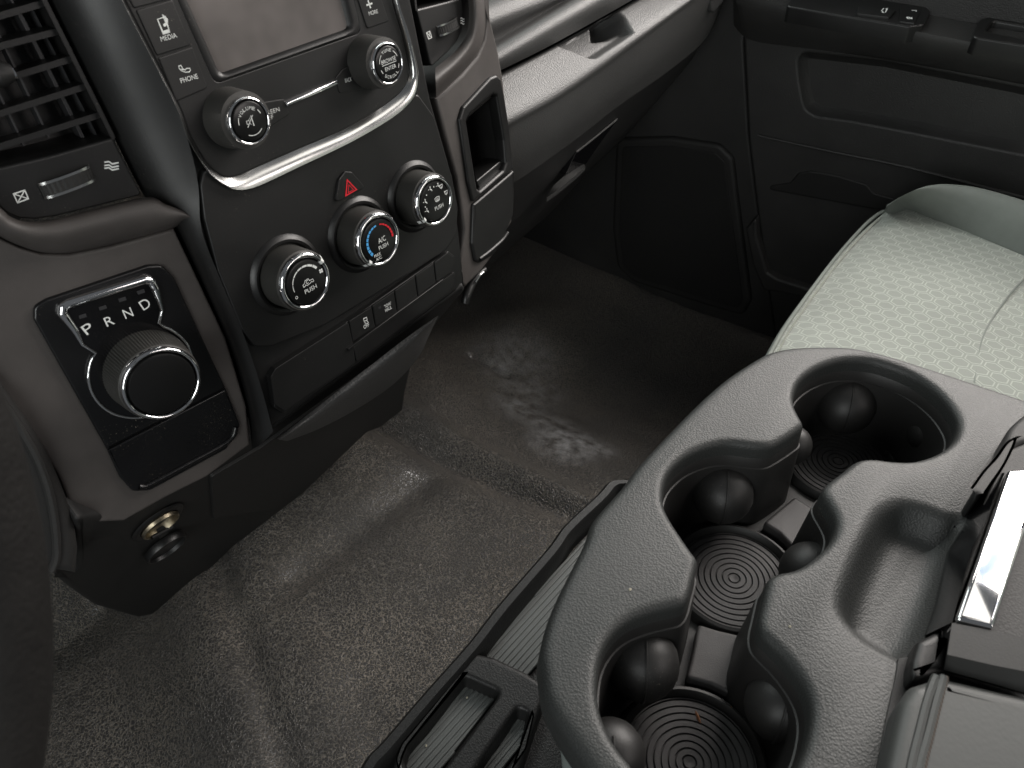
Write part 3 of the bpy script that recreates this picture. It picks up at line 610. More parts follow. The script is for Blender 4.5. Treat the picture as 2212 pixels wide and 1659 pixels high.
p.done(M['white'], gear)
p = Print(FL, .0048)
for x, y in ((600, 637), (745, 576), (887, 515), (1022, 460)): p.ppoly(Q('e', (x-30, y-5), (x+22, y-22), (x+32, y+3), (x-20, y+20)))
p.done(M['grey'], gear, 'indicator')
# ---------------------------------------------------------------- air vents
def vent(name, label, fr, outline, hole, mt='black'):
    t = thing(name, label, 'air vent', hit(*outline[0], fr))
    plate('vent_panel', fr, rnd(px(fr, outline), .003), M[mt], t, h=-.004, d=.05, r=.001, holes=[rnd(px(fr, hole), .001)], hr=.0015, hd=.045, hfloor=True)
    return t
ventL = vent('air_vent', 'slatted black dash air vent left of the radio with thumbwheel below', FL,
             Q('a', (-420, -400), (150, -400), (335, 0), (1035, 1405), (1030, 1428), (420, 1580), (260, 1602), (150, 1594), (60, 1556), (0, 1500), (-420, 1200)),
             Q('a', (-360, -330), (130, -330), (325, 0), (830, 1005), (400, 1130), (0, 1225), (-360, 1310)))
slat_lines = [((0, 270), (400, 195)), ((0, 790), (610, 600)), ((0, 1040), (720, 805)), ((0, 300), (510, 400)), ((0, 80), (310, 0))]
for y0, y1, x1 in ((88, -4, 320), (310, 205, 412), (560, 405, 512), (800, 605, 618), (1040, 812, 722)):
    A_ = [hit(*q_, FL, -.009) for q_ in Q('a', (-340, y0+(y0-y1)*340/x1), (x1, y1))]; B_ = [hit(*q_, FL, -.028) for q_ in Q('a', (-340, y0+(y0-y1)*340/x1-40), (x1-30, y1-40))]
    th = FL.up*-.0035
    V = A_+B_+[q_+th for q_ in A_]+[q_+th*.6 for q_ in B_]
    obj('slat', V, [(0, 1, 3, 2), (4, 5, 7, 6), (0, 1, 5, 4), (2, 3, 7, 6), (0, 2, 6, 4), (1, 3, 7, 5)], M['black'], ventL)
for xs in ((60, -30, 590, 1000), (135, 85, 600, 1000), (220, 60, 690, 980), (-60, 160, 350, 1000), (-200, 300, 170, 1060)):
    a_, b_ = Q('a', (xs[0], xs[1]), (xs[2], xs[3])); A_ = [hit(*a_, FL, -.024), hit(*b_, FL, -.024)]; B_ = [q_-FL.n*.014 for q_ in A_]; th = FL.ax*.0012
    V = A_+B_+[q_+th for q_ in A_]+[q_+th for q_ in B_]
    obj('vane', V, [(0, 1, 3, 2), (4, 5, 7, 6), (0, 1, 5, 4), (2, 3, 7, 6), (0, 2, 6, 4), (1, 3, 7, 5)], M['grey'], ventL)
q_ = Q('a', (90, 525), (-200, 545)); tb = tube('vent_tab', [hit(*q_[1], FL, -.004), hit(*Q('a', (20, 535))[0], FL, .004), hit(*q_[0], FL, .004)], [.008, .007, .0045], M['blackr'], ventL, seg=14)
pp = hit(*Q('a', (105, 530))[0], FL, .004); V = []; tube('chrome_tip', [pp-FL.ax*.002, pp, pp+FL.ax*.001], [.0036, .0038, .001], M['chrome'], tb, seg=14)
def wheel_switch(t, fr, quad, h):
    """ribbed thumbwheel: half drum with chrome end bands"""
    P4 = [Vector(fr.two(hit(*q_, fr, h))) for q_ in quad]                    # bl, tl, tr, br
    l0, l1 = (P4[0]+P4[3])/2, (P4[1]+P4[2])/2
    plate('wheel_slot', fr, rnd([tuple(P4[k]+(P4[k]-(P4[0]+P4[2])/2)*.22) for k in range(4)], .003), M['blackr'], t, h=h-.0025, d=.003, r=.002)
    W_, Hh = ((P4[3]-P4[0])+(P4[2]-P4[1]))/2, ((P4[1]-P4[0])+(P4[2]-P4[3]))/2; c_ = sum(P4, Vector((0, 0)))/4
    def strip(nm, v0, v1, mt, rib, par, ex=0):
        rails = []
        for i in range(29):
            a = math.pi*(i/28); x = -math.cos(a)*.5; z = math.sin(a)*.0045+ex+(.00035 if rib and i % 2 else 0)
            rails.append([fr.at(*(c_+W_*x+Hh*v), h-.001+z) for v in (v0, v1)])
        return loft(nm, rails, M[mt], par, ang=20)
    k = strip('thumbwheel', -.5, .5, 'blackr', True, t)
    strip('chrome_band', .38, .56, 'satin', False, k, .0012); strip('chrome_band', -.56, -.38, 'satin', False, k, .0012)
wheel_switch(ventL, FL, Q('a', (318, 1440), (282, 1335), (640, 1200), (700, 1300)), -.002)
def vent_marks(t, fr, box, box2, air, h):
    p = Print(fr, h); p.pline(box, .0007, True); p.pline([box[0], box[2]], .0006); p.pline([box[1], box[3]], .0006)
    p.done(M['white'], t, 'closed_mark'); p = Print(fr, h)
    for l_ in air: p.pline(l_, .0009)
    p.done(M['white'], t, 'airflow_mark')
vent_marks(ventL, FL, Q('a', (98, 1408), (180, 1380), (206, 1442), (128, 1472)), None, [Q('a', (757, 1178+k*22), (790, 1173+k*22), (815, 1190+k*22), (862, 1180+k*22)) for k in (0, 1.1, 2.0)], -.0036)
ventR = vent('air_vent', 'partly seen dash air vent right of the radio with small thumbwheel', FRt,
             Q('b', (1555, -120), (1900, -120), (1912, 100), (1905, 220), (1870, 300), (1800, 380), (1682, 488), (1640, 300), (1575, 60)),
             Q('b', (1560, -100), (1895, -100), (1880, -10), (1580, 66)))
wheel_switch(ventR, FRt, Q('b', (1716, 262), (1690, 190), (1838, 122), (1850, 190)), -.002)
vent_marks(ventR, FRt, Q('b', (1620, 238), (1645, 226), (1660, 272), (1636, 284)), None, [Q('b', (1868, 132+k*18), (1878, 130+k*18), (1886, 140+k*18), (1896, 136+k*18)) for k in (0, 1, 2)], -.0036)
# ---------------------------------------------------------------- passenger-side fascia with storage pocket
rim_in = resample(cat(Q('b', (1905, -140), (1925, 0), (1930, 110), (1915, 230), (1870, 320), (1800, 400), (1684, 492)), 8), 50)
rim_out = resample(cat(Q('b', (2020, -140), (2048, 0), (2056, 150), (2040, 280), (1990, 400), (1880, 530), (1692, 712)), 8), 50)
rails = []
for k in range(11):
    t = k/10; rails.append([hit(*a.lerp(b_, t), FRt, -.005+.014*math.sin(math.pi*(t*.85+.1))) for a, b_ in zip(rim_in, rim_out)])
loft('fascia_rim', rails, M['taupe'], dash, ang=60)
tr = Q('b', (2024, -150), (2052, 0), (2060, 150), (2044, 282), (1994, 402), (1884, 534), (1694, 716)) + Q('b', (1760, 1000), (1840, 1290), (1900, 1659)) + Q('g', (1700, 300), (1650, 560), (1720, 612), (1850, 480)) + Q('h', (640, 185), (715, 45), (770, -50)) + \
    Q('c', (408, 1300), (400, 1150), (372, 880), (335, 560), (295, 340), (250, 160), (200, -20), (160, -150))
pocket = Q('c', (62, 880), (85, 835), (255, 690), (284, 695), (300, 800), (336, 1020), (348, 1180), (330, 1235), (160, 1385), (140, 1370), (110, 1180))
plate('fascia_panel', FRt, px(FRt, tr), M['taupe'], dash, d=.06, r=.003, holes=[rnd(px(FRt, pocket), .002)], hr=.0005, hd=.05, back=False)
pk = thing('storage_pocket', 'black framed phone pocket in the passenger-side fascia', 'storage pocket', hit(1045, 300, FRt))
pl2 = ccw(rnd(px(FRt, pocket), .002))
plate('pocket_floor', FRt, offs(pl2, .001), M['blackr'], pk, h=-.085, d=.004, r=.0005)
loft('pocket_wall', [[FRt.at(x, y, h_) for x, y in offs(pl2, -.0012)] for h_ in (.0, -.04, -.086)], M['blackr'], pk, closed=True)
fr_o = Q('c', (10, 865), (38, 775), (235, 562), (280, 545), (314, 575), (343, 740), (372, 920), (398, 1170), (404, 1225), (110, 1470), (75, 1330))
plate('frame', FRt, rnd(px(FRt, fr_o, .002), .003), M['black'], pk, h=.0035, d=.006, r=.0022, holes=[rnd(px(FRt, pocket, .002), .002)], hr=.003, hd=.012)
plate('lower_cover', FRt, rnd(px(FRt, Q('c', (112, 1482), (404, 1236), (408, 1400), (402, 1560)) + Q('h', (712, 40), (640, 180), (530, 250), (495, 235), (472, 110)), .002), [.001, .001, .001, .004, .003, .006, .006, .004, .002]), M['black'], pk, h=.0035, d=.006, r=.0022)
plate('shelf_lip', FRt, rnd(px(FRt, Q('c', (128, 1312), (320, 1152), (330, 1215), (148, 1368)), -.004), .002), M['black'], pk, h=-.002, d=.02, r=.0015)
tube('lower_lip', [hit(*q_, FRt, .003) for q_ in cat(Q('h', (735, 30), (690, 90), (600, 170), (530, 222)), 6)], .0022, M['black'], pk)
# small clip at the foot of the fascia
cl = thing('trim_clip', 'small black clip under the passenger-side corner of the switch panel', 'clip', hit(1008, 622, FRt))
tube('clip_body', [hit(*q_, FRt, -.004) for q_ in cat(Q('h', (425, 545), (440, 480), (480, 400), (530, 330), (565, 300)), 5)], [.004+.0008*math.sin(k*.3) for k in range(21)], M['black'], cl, seg=12)
tube('clip_edge', [hit(*q_, FRt, .001) for q_ in cat(Q('h', (500, 390), (530, 345), (560, 318)), 5)], .0012, M['satin'], cl, seg=8)
# ---------------------------------------------------------------- passenger dash: profile lines carried along the car's width
def yplane(y): return Fr((0, y, 0), (1, 0, 0), (0, 0, 1))
lines = [  # (depth y, image line)
    (.66, Q('c', (120, -60), (200, -120), (500, -300))),
    (.575, Q('c', (190, 0), (330, -60), (650, -210), (1100, -420))),
    (.545, Q('c', (230, 165), (400, 95), (650, -5), (1000, -150))),
    (.552, Q('c', (270, 290), (560, 130), (790, 0), (1000, -110))),
    (.530, Q('c', (285, 350), (600, 165), (885, 0), (1200, -180))),
    (.520, Q('c', (310, 440), (600, 275), (1080, 0), (1400, -190))),
    (.528, Q('c', (328, 505), (640, 350), (960, 175), (1270, 0), (1500, -130))),
    (.540, Q('c', (330, 520), (640, 366), (960, 190), (1290, 0), (1520, -130))),
    (.522, Q('c', (332, 545), (660, 372), (1000, 190), (1330, 0), (1560, -140))),
    (.488, Q('c', (370, 850), (700, 670), (1000, 470), (1280, 270), (1660, 0), (1800, -110))),
    (.490, Q('c', (382, 950), (700, 770), (1000, 570), (1320, 330), (1700, 40), (1830, -80))),
    (.502, Q('c', (398, 1160), (800, 920), (1100, 690), (1420, 450), (1780, 140), (1880, 0))),
    (.520, Q('c', (405, 1325), (480, 1282), (850, 1020), (1170, 770), (1500, 540), (1760, 330), (1850, 200), (1900, 60))),
    (.548, Q('c', (420, 1500), (700, 1290), (960, 1060), (1260, 800), (1540, 560), (1800, 300), (1890, 130))),
    (.585, Q('c', (440, 1659), (650, 1490), (950, 1195), (1300, 885), (1560, 605), (1770, 380), (1870, 230), (1910, 60))),
    (.66, Q('c', (500, 1700), (700, 1520), (980, 1220), (1320, 905), (1580, 620), (1790, 390), (1890, 240), (1930, 60)))]
NX = 150
xs = [.195+.525*i/NX for i in range(NX+1)]
def zline(y, pts):
    f = yplane(y); w_ = [hit(u, v, f) for u, v in pts]; w_ = cat([(q.x, q.z) for q in w_], 6); out = []
    for x in xs:
        if x <= w_[0].x: k = 0
        elif x >= w_[-1].x: k = len(w_)-2
        else: k = max(i for i in range(len(w_)-1) if w_[i].x <= x)
        a, b_ = w_[k], w_[k+1]; d = b_.x-a.x; out.append(a.y+(b_.y-a.y)*((x-a.x)/d if abs(d) > 1e-6 else 0))
    return out
zl = [zline(y, pts) for y, pts in lines]
cols = []
for i, x in enumerate(xs):
    prof = [(lines[k][0], zl[k][i]) for k in range(len(lines))]
    # keep the two seams crisp, smooth elsewhere
    segs_ = cat(prof[:7], 5)+cat(prof[7:9], 2)+cat(prof[8:13], 7)[1:]+cat(prof[12:], 7)[1:]
    cols.append([Vector((x, q.x, q.y)) for q in segs_])
def inpoly(u, v, poly):
    c_ = False; j = len(poly)-1
    for i in range(len(poly)):
        if (poly[i][1] > v) != (poly[j][1] > v) and u < (poly[j][0]-poly[i][0])*(v-poly[i][1])/(poly[j][1]-poly[i][1])+poly[i][0]: c_ = not c_
        j = i
    return c_
def proj(q): d = q-CAM; f = d.dot(FW); return (1106+FPX*d.dot(RT)/f, 829.5-FPX*d.dot(UP)/f)
pd = thing('passenger_dash_panel', 'grey grained passenger dash with glove box doors', 'dash panel', (.43, .52, .5))
NJ = len(cols[0]); jsp = None
upper = [[cols[i][j] for i in range(NX+1)] for j in range(NJ)]
n1 = len(cat([(0, 0)]*7, 5)); split = n1                                   # seam between the upper strip and the glove box door
loft('upper_pad', upper[:split], M['dash'], pd, ang=50)
gb = upper[split:split+2+28+1]; lowp = upper[split+2+28:]
loft('lower_dash_cover', lowp, M['lowc'], pd, ang=50)
# finer grid for the glove box door so that its finger pocket is real relief
def refine(rows, kx, ky):
    r1 = [[r_[i].lerp(r_[i+1], t/kx) for i in range(len(r_)-1) for t in range(kx)]+[r_[-1]] for r_ in rows]
    out = []
    for j in range(len(r1)-1):
        for t in range(ky): out.append([a.lerp(b_, t/ky) for a, b_ in zip(r1[j], r1[j+1])])
    return out+[r1[-1]]
gb = refine(gb, 2, 3)
notch = Q('c', (715, 325), (960, 180), (1165, 75), (1215, 120), (1285, 240), (1200, 300), (1010, 425), (960, 425), (840, 375))
deep = Q('c', (1030, 150), (1160, 85), (1200, 130), (1235, 215), (1170, 255), (1050, 270))
def sdist(u, v, poly):
    d = 1e9
    for i in range(len(poly)):
        a, b_ = Vector(poly[i-1]), Vector(poly[i]); ab = b_-a; t = max(0, min(1, (Vector((u, v))-a).dot(ab)/ab.length_squared)); d = min(d, (a+ab*t-Vector((u, v))).length)
    return d if inpoly(u, v, poly) else -d
nd = Vector((0, .82, -.57))
for r_ in gb:
    for i in range(len(r_)):
        u, v = proj(r_[i])
        if 1190 < u < 1380 and 10 < v < 140:
            r_[i] = r_[i] + nd*(.016*ss(-1, 9, sdist(u, v, notch)) + .03*ss(-1, 7, sdist(u, v, deep)))
loft('glove_box_door', gb, M['dash'], pd, ang=60)
fl2 = yplane(.536)
plate('latch_recess_shade', fl2, px(fl2, Q('c', (862, 1110), (1165, 866), (1060, 1010), (935, 1190), (785, 1268))), M['gloss'], pd, h=.0, d=.03, r=.0006)  # flat black plate stands in for the dark inside the latch recess
tube('latch_lit_edge', [hit(*q_, fl2, .0005) for q_ in Q('c', (866, 1104), (1010, 990), (1160, 866))], .0013, M['dash'], pd, seg=8)  # paler tube drawn as the lit upper edge of the recess
wu = resample(Q('c', (652, 1430), (700, 1345), (785, 1270), (850, 1225), (915, 1188)), 16); wl = resample(Q('c', (652, 1432), (730, 1378), (800, 1320), (870, 1262), (930, 1202)), 16)
loft('latch_handle', [[hit(*p_, fl2, -.002) for p_ in wu], [hit(*p_, fl2, .010) for p_ in wl], [hit(*p_, fl2, .008)-Vector((0, 0, .006)) for p_ in wl]], M['dash'], pd)
plate('side_badge', yplane(.50), px(yplane(.50), Q('c', (1812, -60), (1900, -60), (1905, 5), (1830, 88), (1812, 70))), M['pad'], pd, h=.006, d=.04, r=.002)
# unseen underside panels added to shade the footwell, and the firewall closing it
for x0_, x1_, z_ in ((.10, .80, .50), (-.95, -.30, .53)):
    plate('hush_shade_panel', flat(z_), [(x0_, .60), (x1_, .60), (x1_, 1.02), (x0_, 1.02)], M['dark'], dash, d=.01, r=.002)
plate('dash_top_deck', flat(.80), [(-.95, .62), (.95, .62), (.95, 1.02), (-.95, 1.02)], M['dash'], dash, d=.02, r=.004)
wall = Fr((0, 1.02, 0), (1, 0, 0), (0, 0, 1))
fw = plate('firewall', wall, [(-.9, .0), (1.1, .0), (1.1, 1.0), (-.9, 1.0)], M['dark'], None, d=.02); fw['kind'] = 'structure'
# ---------------------------------------------------------------- kick panel and passenger door
ND = Vector((-.9914, -.1309, 0)); FD = Fr((.75, .4, 0), (.1309, -.9914, 0), (0, 0, 1))
assert FD.n.dot(ND) > .9
kick = thing('kick_panel', 'black footwell side panel with rounded speaker cover ahead of the door', 'kick panel', hit(1500, 600, FD))
kp = [(1020, 300), (1330, 60), (1560, -60), (1606, 90), (1618, 300), (1640, 480), (1690, 820), (1500, 800), (1390, 760), (1020, 700)]
zk = FD.two(hit(1020, 300, FD)); zk2 = FD.two(hit(1606, 90, FD))
plate('side_trim', FD, px(FD, kp[:1], -.012)+[(zk[0], .81), (zk2[0]-.002, .81)]+px(FD, kp[3:], -.012), M['door'], kick, h=-.012, d=.03, r=.004)
sp = [(1330, 300), (1450, 297), (1553, 313), (1583, 342), (1592, 420), (1622, 650), (1604, 684), (1536, 664), (1366, 610), (1332, 577), (1322, 494)]
plate('speaker_cover', FD, rnd(px(FD, sp, -.004), .015), M['dark'], kick, h=-.004, d=.012, r=.006)
plate('speaker_grille', FD, rnd(offs(ccw(px(FD, sp, -.003)), -.014), .01), M['blackr'], kick, h=-.0025, d=.004, r=.001)
door = thing('passenger_door', 'black passenger door panel with armrest and switch plate', 'car door', hit(1900, 600, FD))
dp = [(1605, -90), (1606, 60), (1618, 300), (1640, 480), (1690, 820), (1800, 1050), (2330, 1250), (2330, -90)]
rec = Q('d', (610, 370), (625, 560), (650, 700), (670, 770), (740, 815), (1000, 850), (1400, 925), (2212, 1085), (2500, 1140), (2500, 690), (2212, 635), (1230, 440))
dp2 = px(FD, dp); dp2[0] = (dp2[1][0], .81); dp2[-1] = (dp2[-2][0], .81)
plate('door_skin', FD, dp2, M['door'], door, d=.05, r=.003, holes=[rnd(px(FD, rec), .015)], hr=.004, hd=.012, htaper=.010, hfloor=True)
tube('trim_line', [hit(*q_, FD, .001) for q_ in cat(Q('d', (330, 955), (420, 978), (900, 1082), (1400, 1185), (2212, 1398), (2500, 1470)), 5)], .0022, M['door'], door, seg=8)
ar = cat(Q('d', (160, 180), (190, 215), (300, 290), (700, 345), (1230, 420), (1800, 520), (2212, 600), (2500, 660)), 6)
art = cat(Q('d', (150, -200), (160, -100), (200, -60), (700, 90), (1230, 180), (1800, 290), (2212, 360), (2500, 410)), 6)
ar, art = resample(ar, 60), resample(art, 60)
e0 = [hit(*q_, FD, .03) for q_ in ar]; e1 = [hit(*q_, FD, .055) for q_ in [a.lerp(b_, .5) for a, b_ in zip(ar, art)]]; e2 = [hit(*q_, FD, .052) for q_ in art]
rails = [[q_-ND*.032 for q_ in e0]]
for k in range(13):
    t = k/12; rails.append([a*(1-t)**2+b_*2*t*(1-t)+c_*t*t for a, b_, c_ in zip(e0, e1, e2)])
top_in = [q_ - ND*.05 + Vector((0, 0, .006)) for q_ in e2]; rails.append(top_in)
loft('armrest', rails, M['door'], door, ang=50)
# top of the armrest: switch plate and grab cup
zsw = hit(*Q('d', (1000, 120))[0], FD, .05).z
FS = Fr((.7, .3, zsw), (.1309, -.9914, 0), (.9914, .1309, .12))
plate('switch_plate', FS, rnd(px(FS, Q('d', (530, 60), (570, -20), (600, -90), (1480, -10), (1545, 110), (1500, 190), (1400, 205), (900, 125))), .006), M['black'], door, h=.003, d=.02, r=.002)
button('lock_switch', door, FS, Q('d', (1340, 30), (1490, 60), (1440, 165), (1330, 150)), .0045, mt='black'); wsw = button('window_switch', door, FS, Q('d', (1040, 40), (1310, 70), (1260, 122), (1030, 95)), .006, mt='black')
p = Print(FS, .0064); p.pline(Q('d', (1205, 75), (1220, 58), (1245, 58), (1235, 85), (1218, 90)), .0012, True); p.done(M['white'], wsw)
p = Print(FS, .0048); p.pline(Q('d', (1385, 122), (1420, 124), (1420, 132), (1388, 131)), .0016, True); p.done(M['white'], door)
p = Print(FS, .0048); p.pline(Q('d', (1418, 72), (1450, 74), (1450, 82)), .0016); p.done(M['white'], door)
plate('grab_cup', FS, rnd(px(FS, Q('d', (1840, 280), (1880, 170), (1960, 130), (2500, 220), (2500, 400), (2212, 340))), .008), M['black'], door, h=.003, d=.02, r=.002, holes=[rnd(px(FS, Q('d', (1930, 235), (1990, 160), (2450, 240), (2450, 340))), .006)], hr=.003, hd=.02, hfloor=True)
# lower map pocket
mp = Q('i', (250, 350), (322, 270), (335, 420), (405, 660), (470, 700), (690, 772), (1000, 840), (1000, 900), (660, 840), (500, 800), (380, 790), (300, 600))
plate('map_pocket_rim', FD, rnd(px(FD, mp, .01), .004), M['door'], door, h=.016, d=.02, r=.004)
pl = Q('d', (420, 1310), (560, 1290), (620, 1220), (700, 1205), (900, 1240), (1100, 1300), (1150, 1360), (1600, 1500), (1600, 1560), (420, 1340))
plate('pull_recess', FD, rnd(px(FD, pl), .006), M['blackr'], door, h=.002, d=.006, r=.002)
# ---------------------------------------------------------------- passenger seat
def seat_mat():
    m = bpy.data.materials.new('hexagon_seat_fabric'); m.use_nodes = True; nt = m.node_tree; N = nt.nodes; L = nt.links; b = N['Principled BSDF']
    g = N.new('ShaderNodeNewGeometry'); mp_ = N.new('ShaderNodeMapping'); mp_.vector_type = 'POINT'; L.new(g.outputs['Position'], mp_.inputs['Vector'])
    sx, sy = .0185, .0255
    sep = N.new('ShaderNodeSeparateXYZ'); L.new(mp_.outputs[0], sep.inputs[0])
    def ma(op, a, b_=None, c_=None):
        q = N.new('ShaderNodeMath'); q.operation = op
        for k, v in enumerate((a, b_, c_)):
            if v is None: continue
            if isinstance(v, (int, float)): q.inputs[k].default_value = v
            else: L.new(v, q.inputs[k])
        return q.outputs[0]
    X = ma('DIVIDE', sep.outputs['Y'], sx); Y = ma('DIVIDE', sep.outputs['X'], sy*1.0)
    def hexd(ox, oy):
        fx = ma('ABSOLUTE', ma('SUBTRACT', ma('FRACT', ma('ADD', X, ox)), .5)); fy = ma('ABSOLUTE', ma('SUBTRACT', ma('FRACT', ma('ADD', Y, oy)), .5))
        fy = ma('MULTIPLY', fy, 1.732); return ma('MAXIMUM', fx, ma('ADD', ma('MULTIPLY', fx, .5), ma('MULTIPLY', fy, .866)))
    d = ma('MINIMUM', hexd(20, 20), hexd(20.5, 20.5))
    line = ma('MULTIPLY', ma('GREATER_THAN', d, .375), ma('LESS_THAN', d, .44))
    nz = N.new('ShaderNodeTexNoise'); nz.inputs['Scale'].default_value = 38; nz.inputs['Detail'].default_value = 5; L.new(g.outputs['Position'], nz.inputs['Vector'])
    wr = N.new('ShaderNodeMapRange'); wr.inputs[1].default_value = .3; wr.inputs[2].default_value = .6; wr.inputs[3].default_value = .75; L.new(nz.outputs['Fac'], wr.inputs[0])
    fac = ma('MULTIPLY', line, wr.outputs[0])
    mx = N.new('ShaderNodeMix'); mx.data_type = 'RGBA'; L.new(fac, mx.inputs[0]); mx.inputs[6].default_value = (.285, .305, .275, 1); mx.inputs[7].default_value = (.43, .455, .41, 1)
    n2 = N.new('ShaderNodeTexNoise'); n2.inputs['Scale'].default_value = 7; n2.inputs['Detail'].default_value = 6; L.new(g.outputs['Position'], n2.inputs['Vector'])
    w2 = N.new('ShaderNodeMapRange'); w2.inputs[1].default_value = .3; w2.inputs[2].default_value = .7; w2.inputs[3].default_value = .86; w2.inputs[4].default_value = 1.05; L.new(n2.outputs['Fac'], w2.inputs[0])
    m2 = N.new('ShaderNodeMix'); m2.data_type = 'RGBA'; m2.blend_type = 'MULTIPLY'; m2.inputs[0].default_value = 1; L.new(mx.outputs[2], m2.inputs[6]); L.new(w2.outputs[0], m2.inputs[7])
    L.new(m2.outputs[2], b.inputs['Base Color']); b.inputs['Roughness'].default_value = .85; b.inputs['Sheen Weight'].default_value = .2
    n3 = N.new('ShaderNodeTexNoise'); n3.inputs['Scale'].default_value = 1300; L.new(g.outputs['Position'], n3.inputs['Vector'])
    hh = ma('ADD', ma('MULTIPLY', n3.outputs['Fac'], .5), ma('MULTIPLY', line, -.5)); bp = N.new('ShaderNodeBump'); bp.inputs['Strength'].default_value = .35; bp.inputs['Distance'].default_value = .0008; L.new(hh, bp.inputs['Height']); L.new(bp.outputs[0], b.inputs['Normal'])
    return m
M['seat'] = seat_mat()
seat = thing('car_seat', 'pale grey passenger seat cushion with hexagon fabric and darker side bolster', 'car seat', (.5, .0, floor_z(.5, .1)))
ZS = .45; fs = flat(ZS)
front = resample(cat([hit(*q_, fs).xy for q_ in [(1600, 850), (1640, 795)] + Q('i', (440, 1195), (545, 1010), (700, 790), (900, 525), (1080, 320), (1180, 230), (1240, 195))], 6), 40)
seam = resample(cat([hit(*q_, fs).xy for q_ in Q('i', (1240, 198), (1400, 215), (1540, 270), (1800, 375), (2212, 560), (2800, 800), (3600, 1140))], 6), 60)
# cushion top: from the front edge backwards; the inboard side runs under the console
rowsV = []; NB = 50
fr3 = []
for i in range(40):
    p0 = front[i]; fr3.append(p0)
back_y = -.35
rails = []
x0, x1 = front[0].x, front[-1].x
for j in range(NB+1):
    t = j/NB; row = []
    for i in range(40):
        p0 = front[i]
        # last column follows the bolster seam
        q1 = seam[min(59, int(t*59))]
        xe = p0.x + (q1.x-front[-1].x)*ss(0, 1, i/39); ye = p0.y + (back_y-p0.y)*t if i < 39 else q1.y
        yt = p0.y+(seam[-1].y-p0.y)*t; ye = yt*(1-(i/39)**6)+q1.y*(i/39)**6
        z = ZS + .006*math.sin(math.pi*min(1, i/39))*ss(0, .3, t) - .010*(1-ss(0, .10, t)) + .0035*noise.noise(Vector((xe*9, ye*9, 2)))*ss(0, .15, t)
        row.append(Vector((xe, ye, z)))
    rails.append(row)
front_row = [Vector((p0.x, p0.y, ZS-.010)) for p0 in front]
drop = [[q_+Vector((0, dy, dz)) for q_ in front_row] for dy, dz in ((-.02, -.16), (.004, -.09), (.010, -.03), (.006, -.008))]
loft('cushion', rails, M['seat'], seat, ang=80)
loft('front_skirt', drop+[front_row], M['twill'], seat, ang=80)
tube('front_seam', [q_+Vector((0, .001, .001)) for q_ in front_row], .0022, M['twill'], seat, seg=8)
for k in range(110):
    t = .05+.9*k/110; q_ = front_row[int(t*39)].lerp(front_row[min(39, int(t*39)+1)], t*39-int(t*39)); q2 = rails[1][int(t*39)].lerp(rails[1][min(39, int(t*39)+1)], t*39-int(t*39))
    a_ = q_.lerp(q2, .7)+Vector((0, 0, .0016)); 
    if k % 1 == 0:
        e_ = (front_row[min(39, int(t*39)+1)]-front_row[int(t*39)]).normalized()*.0017; sd = Vector((0, .0009, 0))
        if k == 0: SV, SF = [], []
        n0 = len(SV); SV += [a_-e_-sd, a_+e_-sd, a_+e_+sd, a_-e_+sd, a_+Vector((0, 0, .0012))]; SF += [(n0, n0+1, n0+4), (n0+1, n0+2, n0+4), (n0+2, n0+3, n0+4), (n0+3, n0, n0+4)]
obj('stitching', SV, SF, M['thread'], seat, kind='stuff')
# outboard bolster rolling up from the seam
crest_px = cat(Q('i', (1235, 192), (1330, 130), (1450, 80), (1560, 52), (1680, 45), (1900, 72), (2212, 160), (2700, 320), (3400, 560)), 6)
crest = resample([hit(*q_, flat(ZS+.045)) for q_ in crest_px], 60); seam3 = [Vector((p0.x, p0.y, ZS-.004)) for p0 in seam]
seam3 = [Vector((a.x, a.y, a.z+0*i)) for i, a in enumerate(seam3)]
crest = [c_.lerp(Vector((seam3[0].x, seam3[0].y, ZS-.004)), (1-min(1, i/13))**2) for i, c_ in enumerate(crest)]
rails = [[s_+Vector((0, 0, -.006)) for s_ in seam3], seam3]
for k in range(1, 15):
    t = k/14; row = []
    for s_, c_ in zip(seam3, crest):
        q_ = s_.lerp(c_, t); q_ = Vector((q_.x, q_.y, s_.z+(c_.z-s_.z)*math.sin(t*math.pi/2)**1.0 + .006*math.sin(math.pi*t))); row.append(q_)
    rails.append(row)
rails.append([c_+Vector((.03, .008, -.02)) for c_ in crest]); rails.append([c_+Vector((.045, .004, -.10)) for c_ in crest]); rails.append([c_+Vector((.045, -.01, -.26)) for c_ in crest])
loft('side_bolster', rails, M['twill'], seat, ang=80)
sm = [hit(*q_, flat(ZS+.0062)) for q_ in cat(Q('i', (2400, 600), (2212, 720), (2100, 840), (1980, 1010), (1920, 1130), (1880, 1300), (1860, 1450)), 8)]
tube('curved_seam', sm, .0011, M['twill'], seat, seg=6)
br_ = []
for k in range(15):
    t = k/14; y0 = -.30-.20*t; z0 = ZS+.02+.56*t; row = []
    for i in range(25):
        u = i/24*2-1; hw = .235-.03*t*t; bulge = .045*(abs(u)**3)*(1-abs(u)**14)-.06*(abs(u)**12)
        row.append(Vector((.50+hw*u, y0+.03*math.sin(math.pi*t)+bulge-.03*(t**10), z0)))
    br_.append(row)
br_.append([q_+Vector((0, -.05, .015)) for q_ in br_[-1]]); br_.append([q_+Vector((0, -.12, -.05)) for q_ in br_[-2]]); br_.append([q_+Vector((0, -.10, 0)) for q_ in br_[0]])
loft('backrest', br_, M['twill'], seat, ang=70)
plate('seat_base', flat(ZS-.16), [(.27, -.3), (.70, -.3), (.72, .12), (.30, .15)], M['dark'], seat, h=0, d=ZS-.16-.09, r=.01)
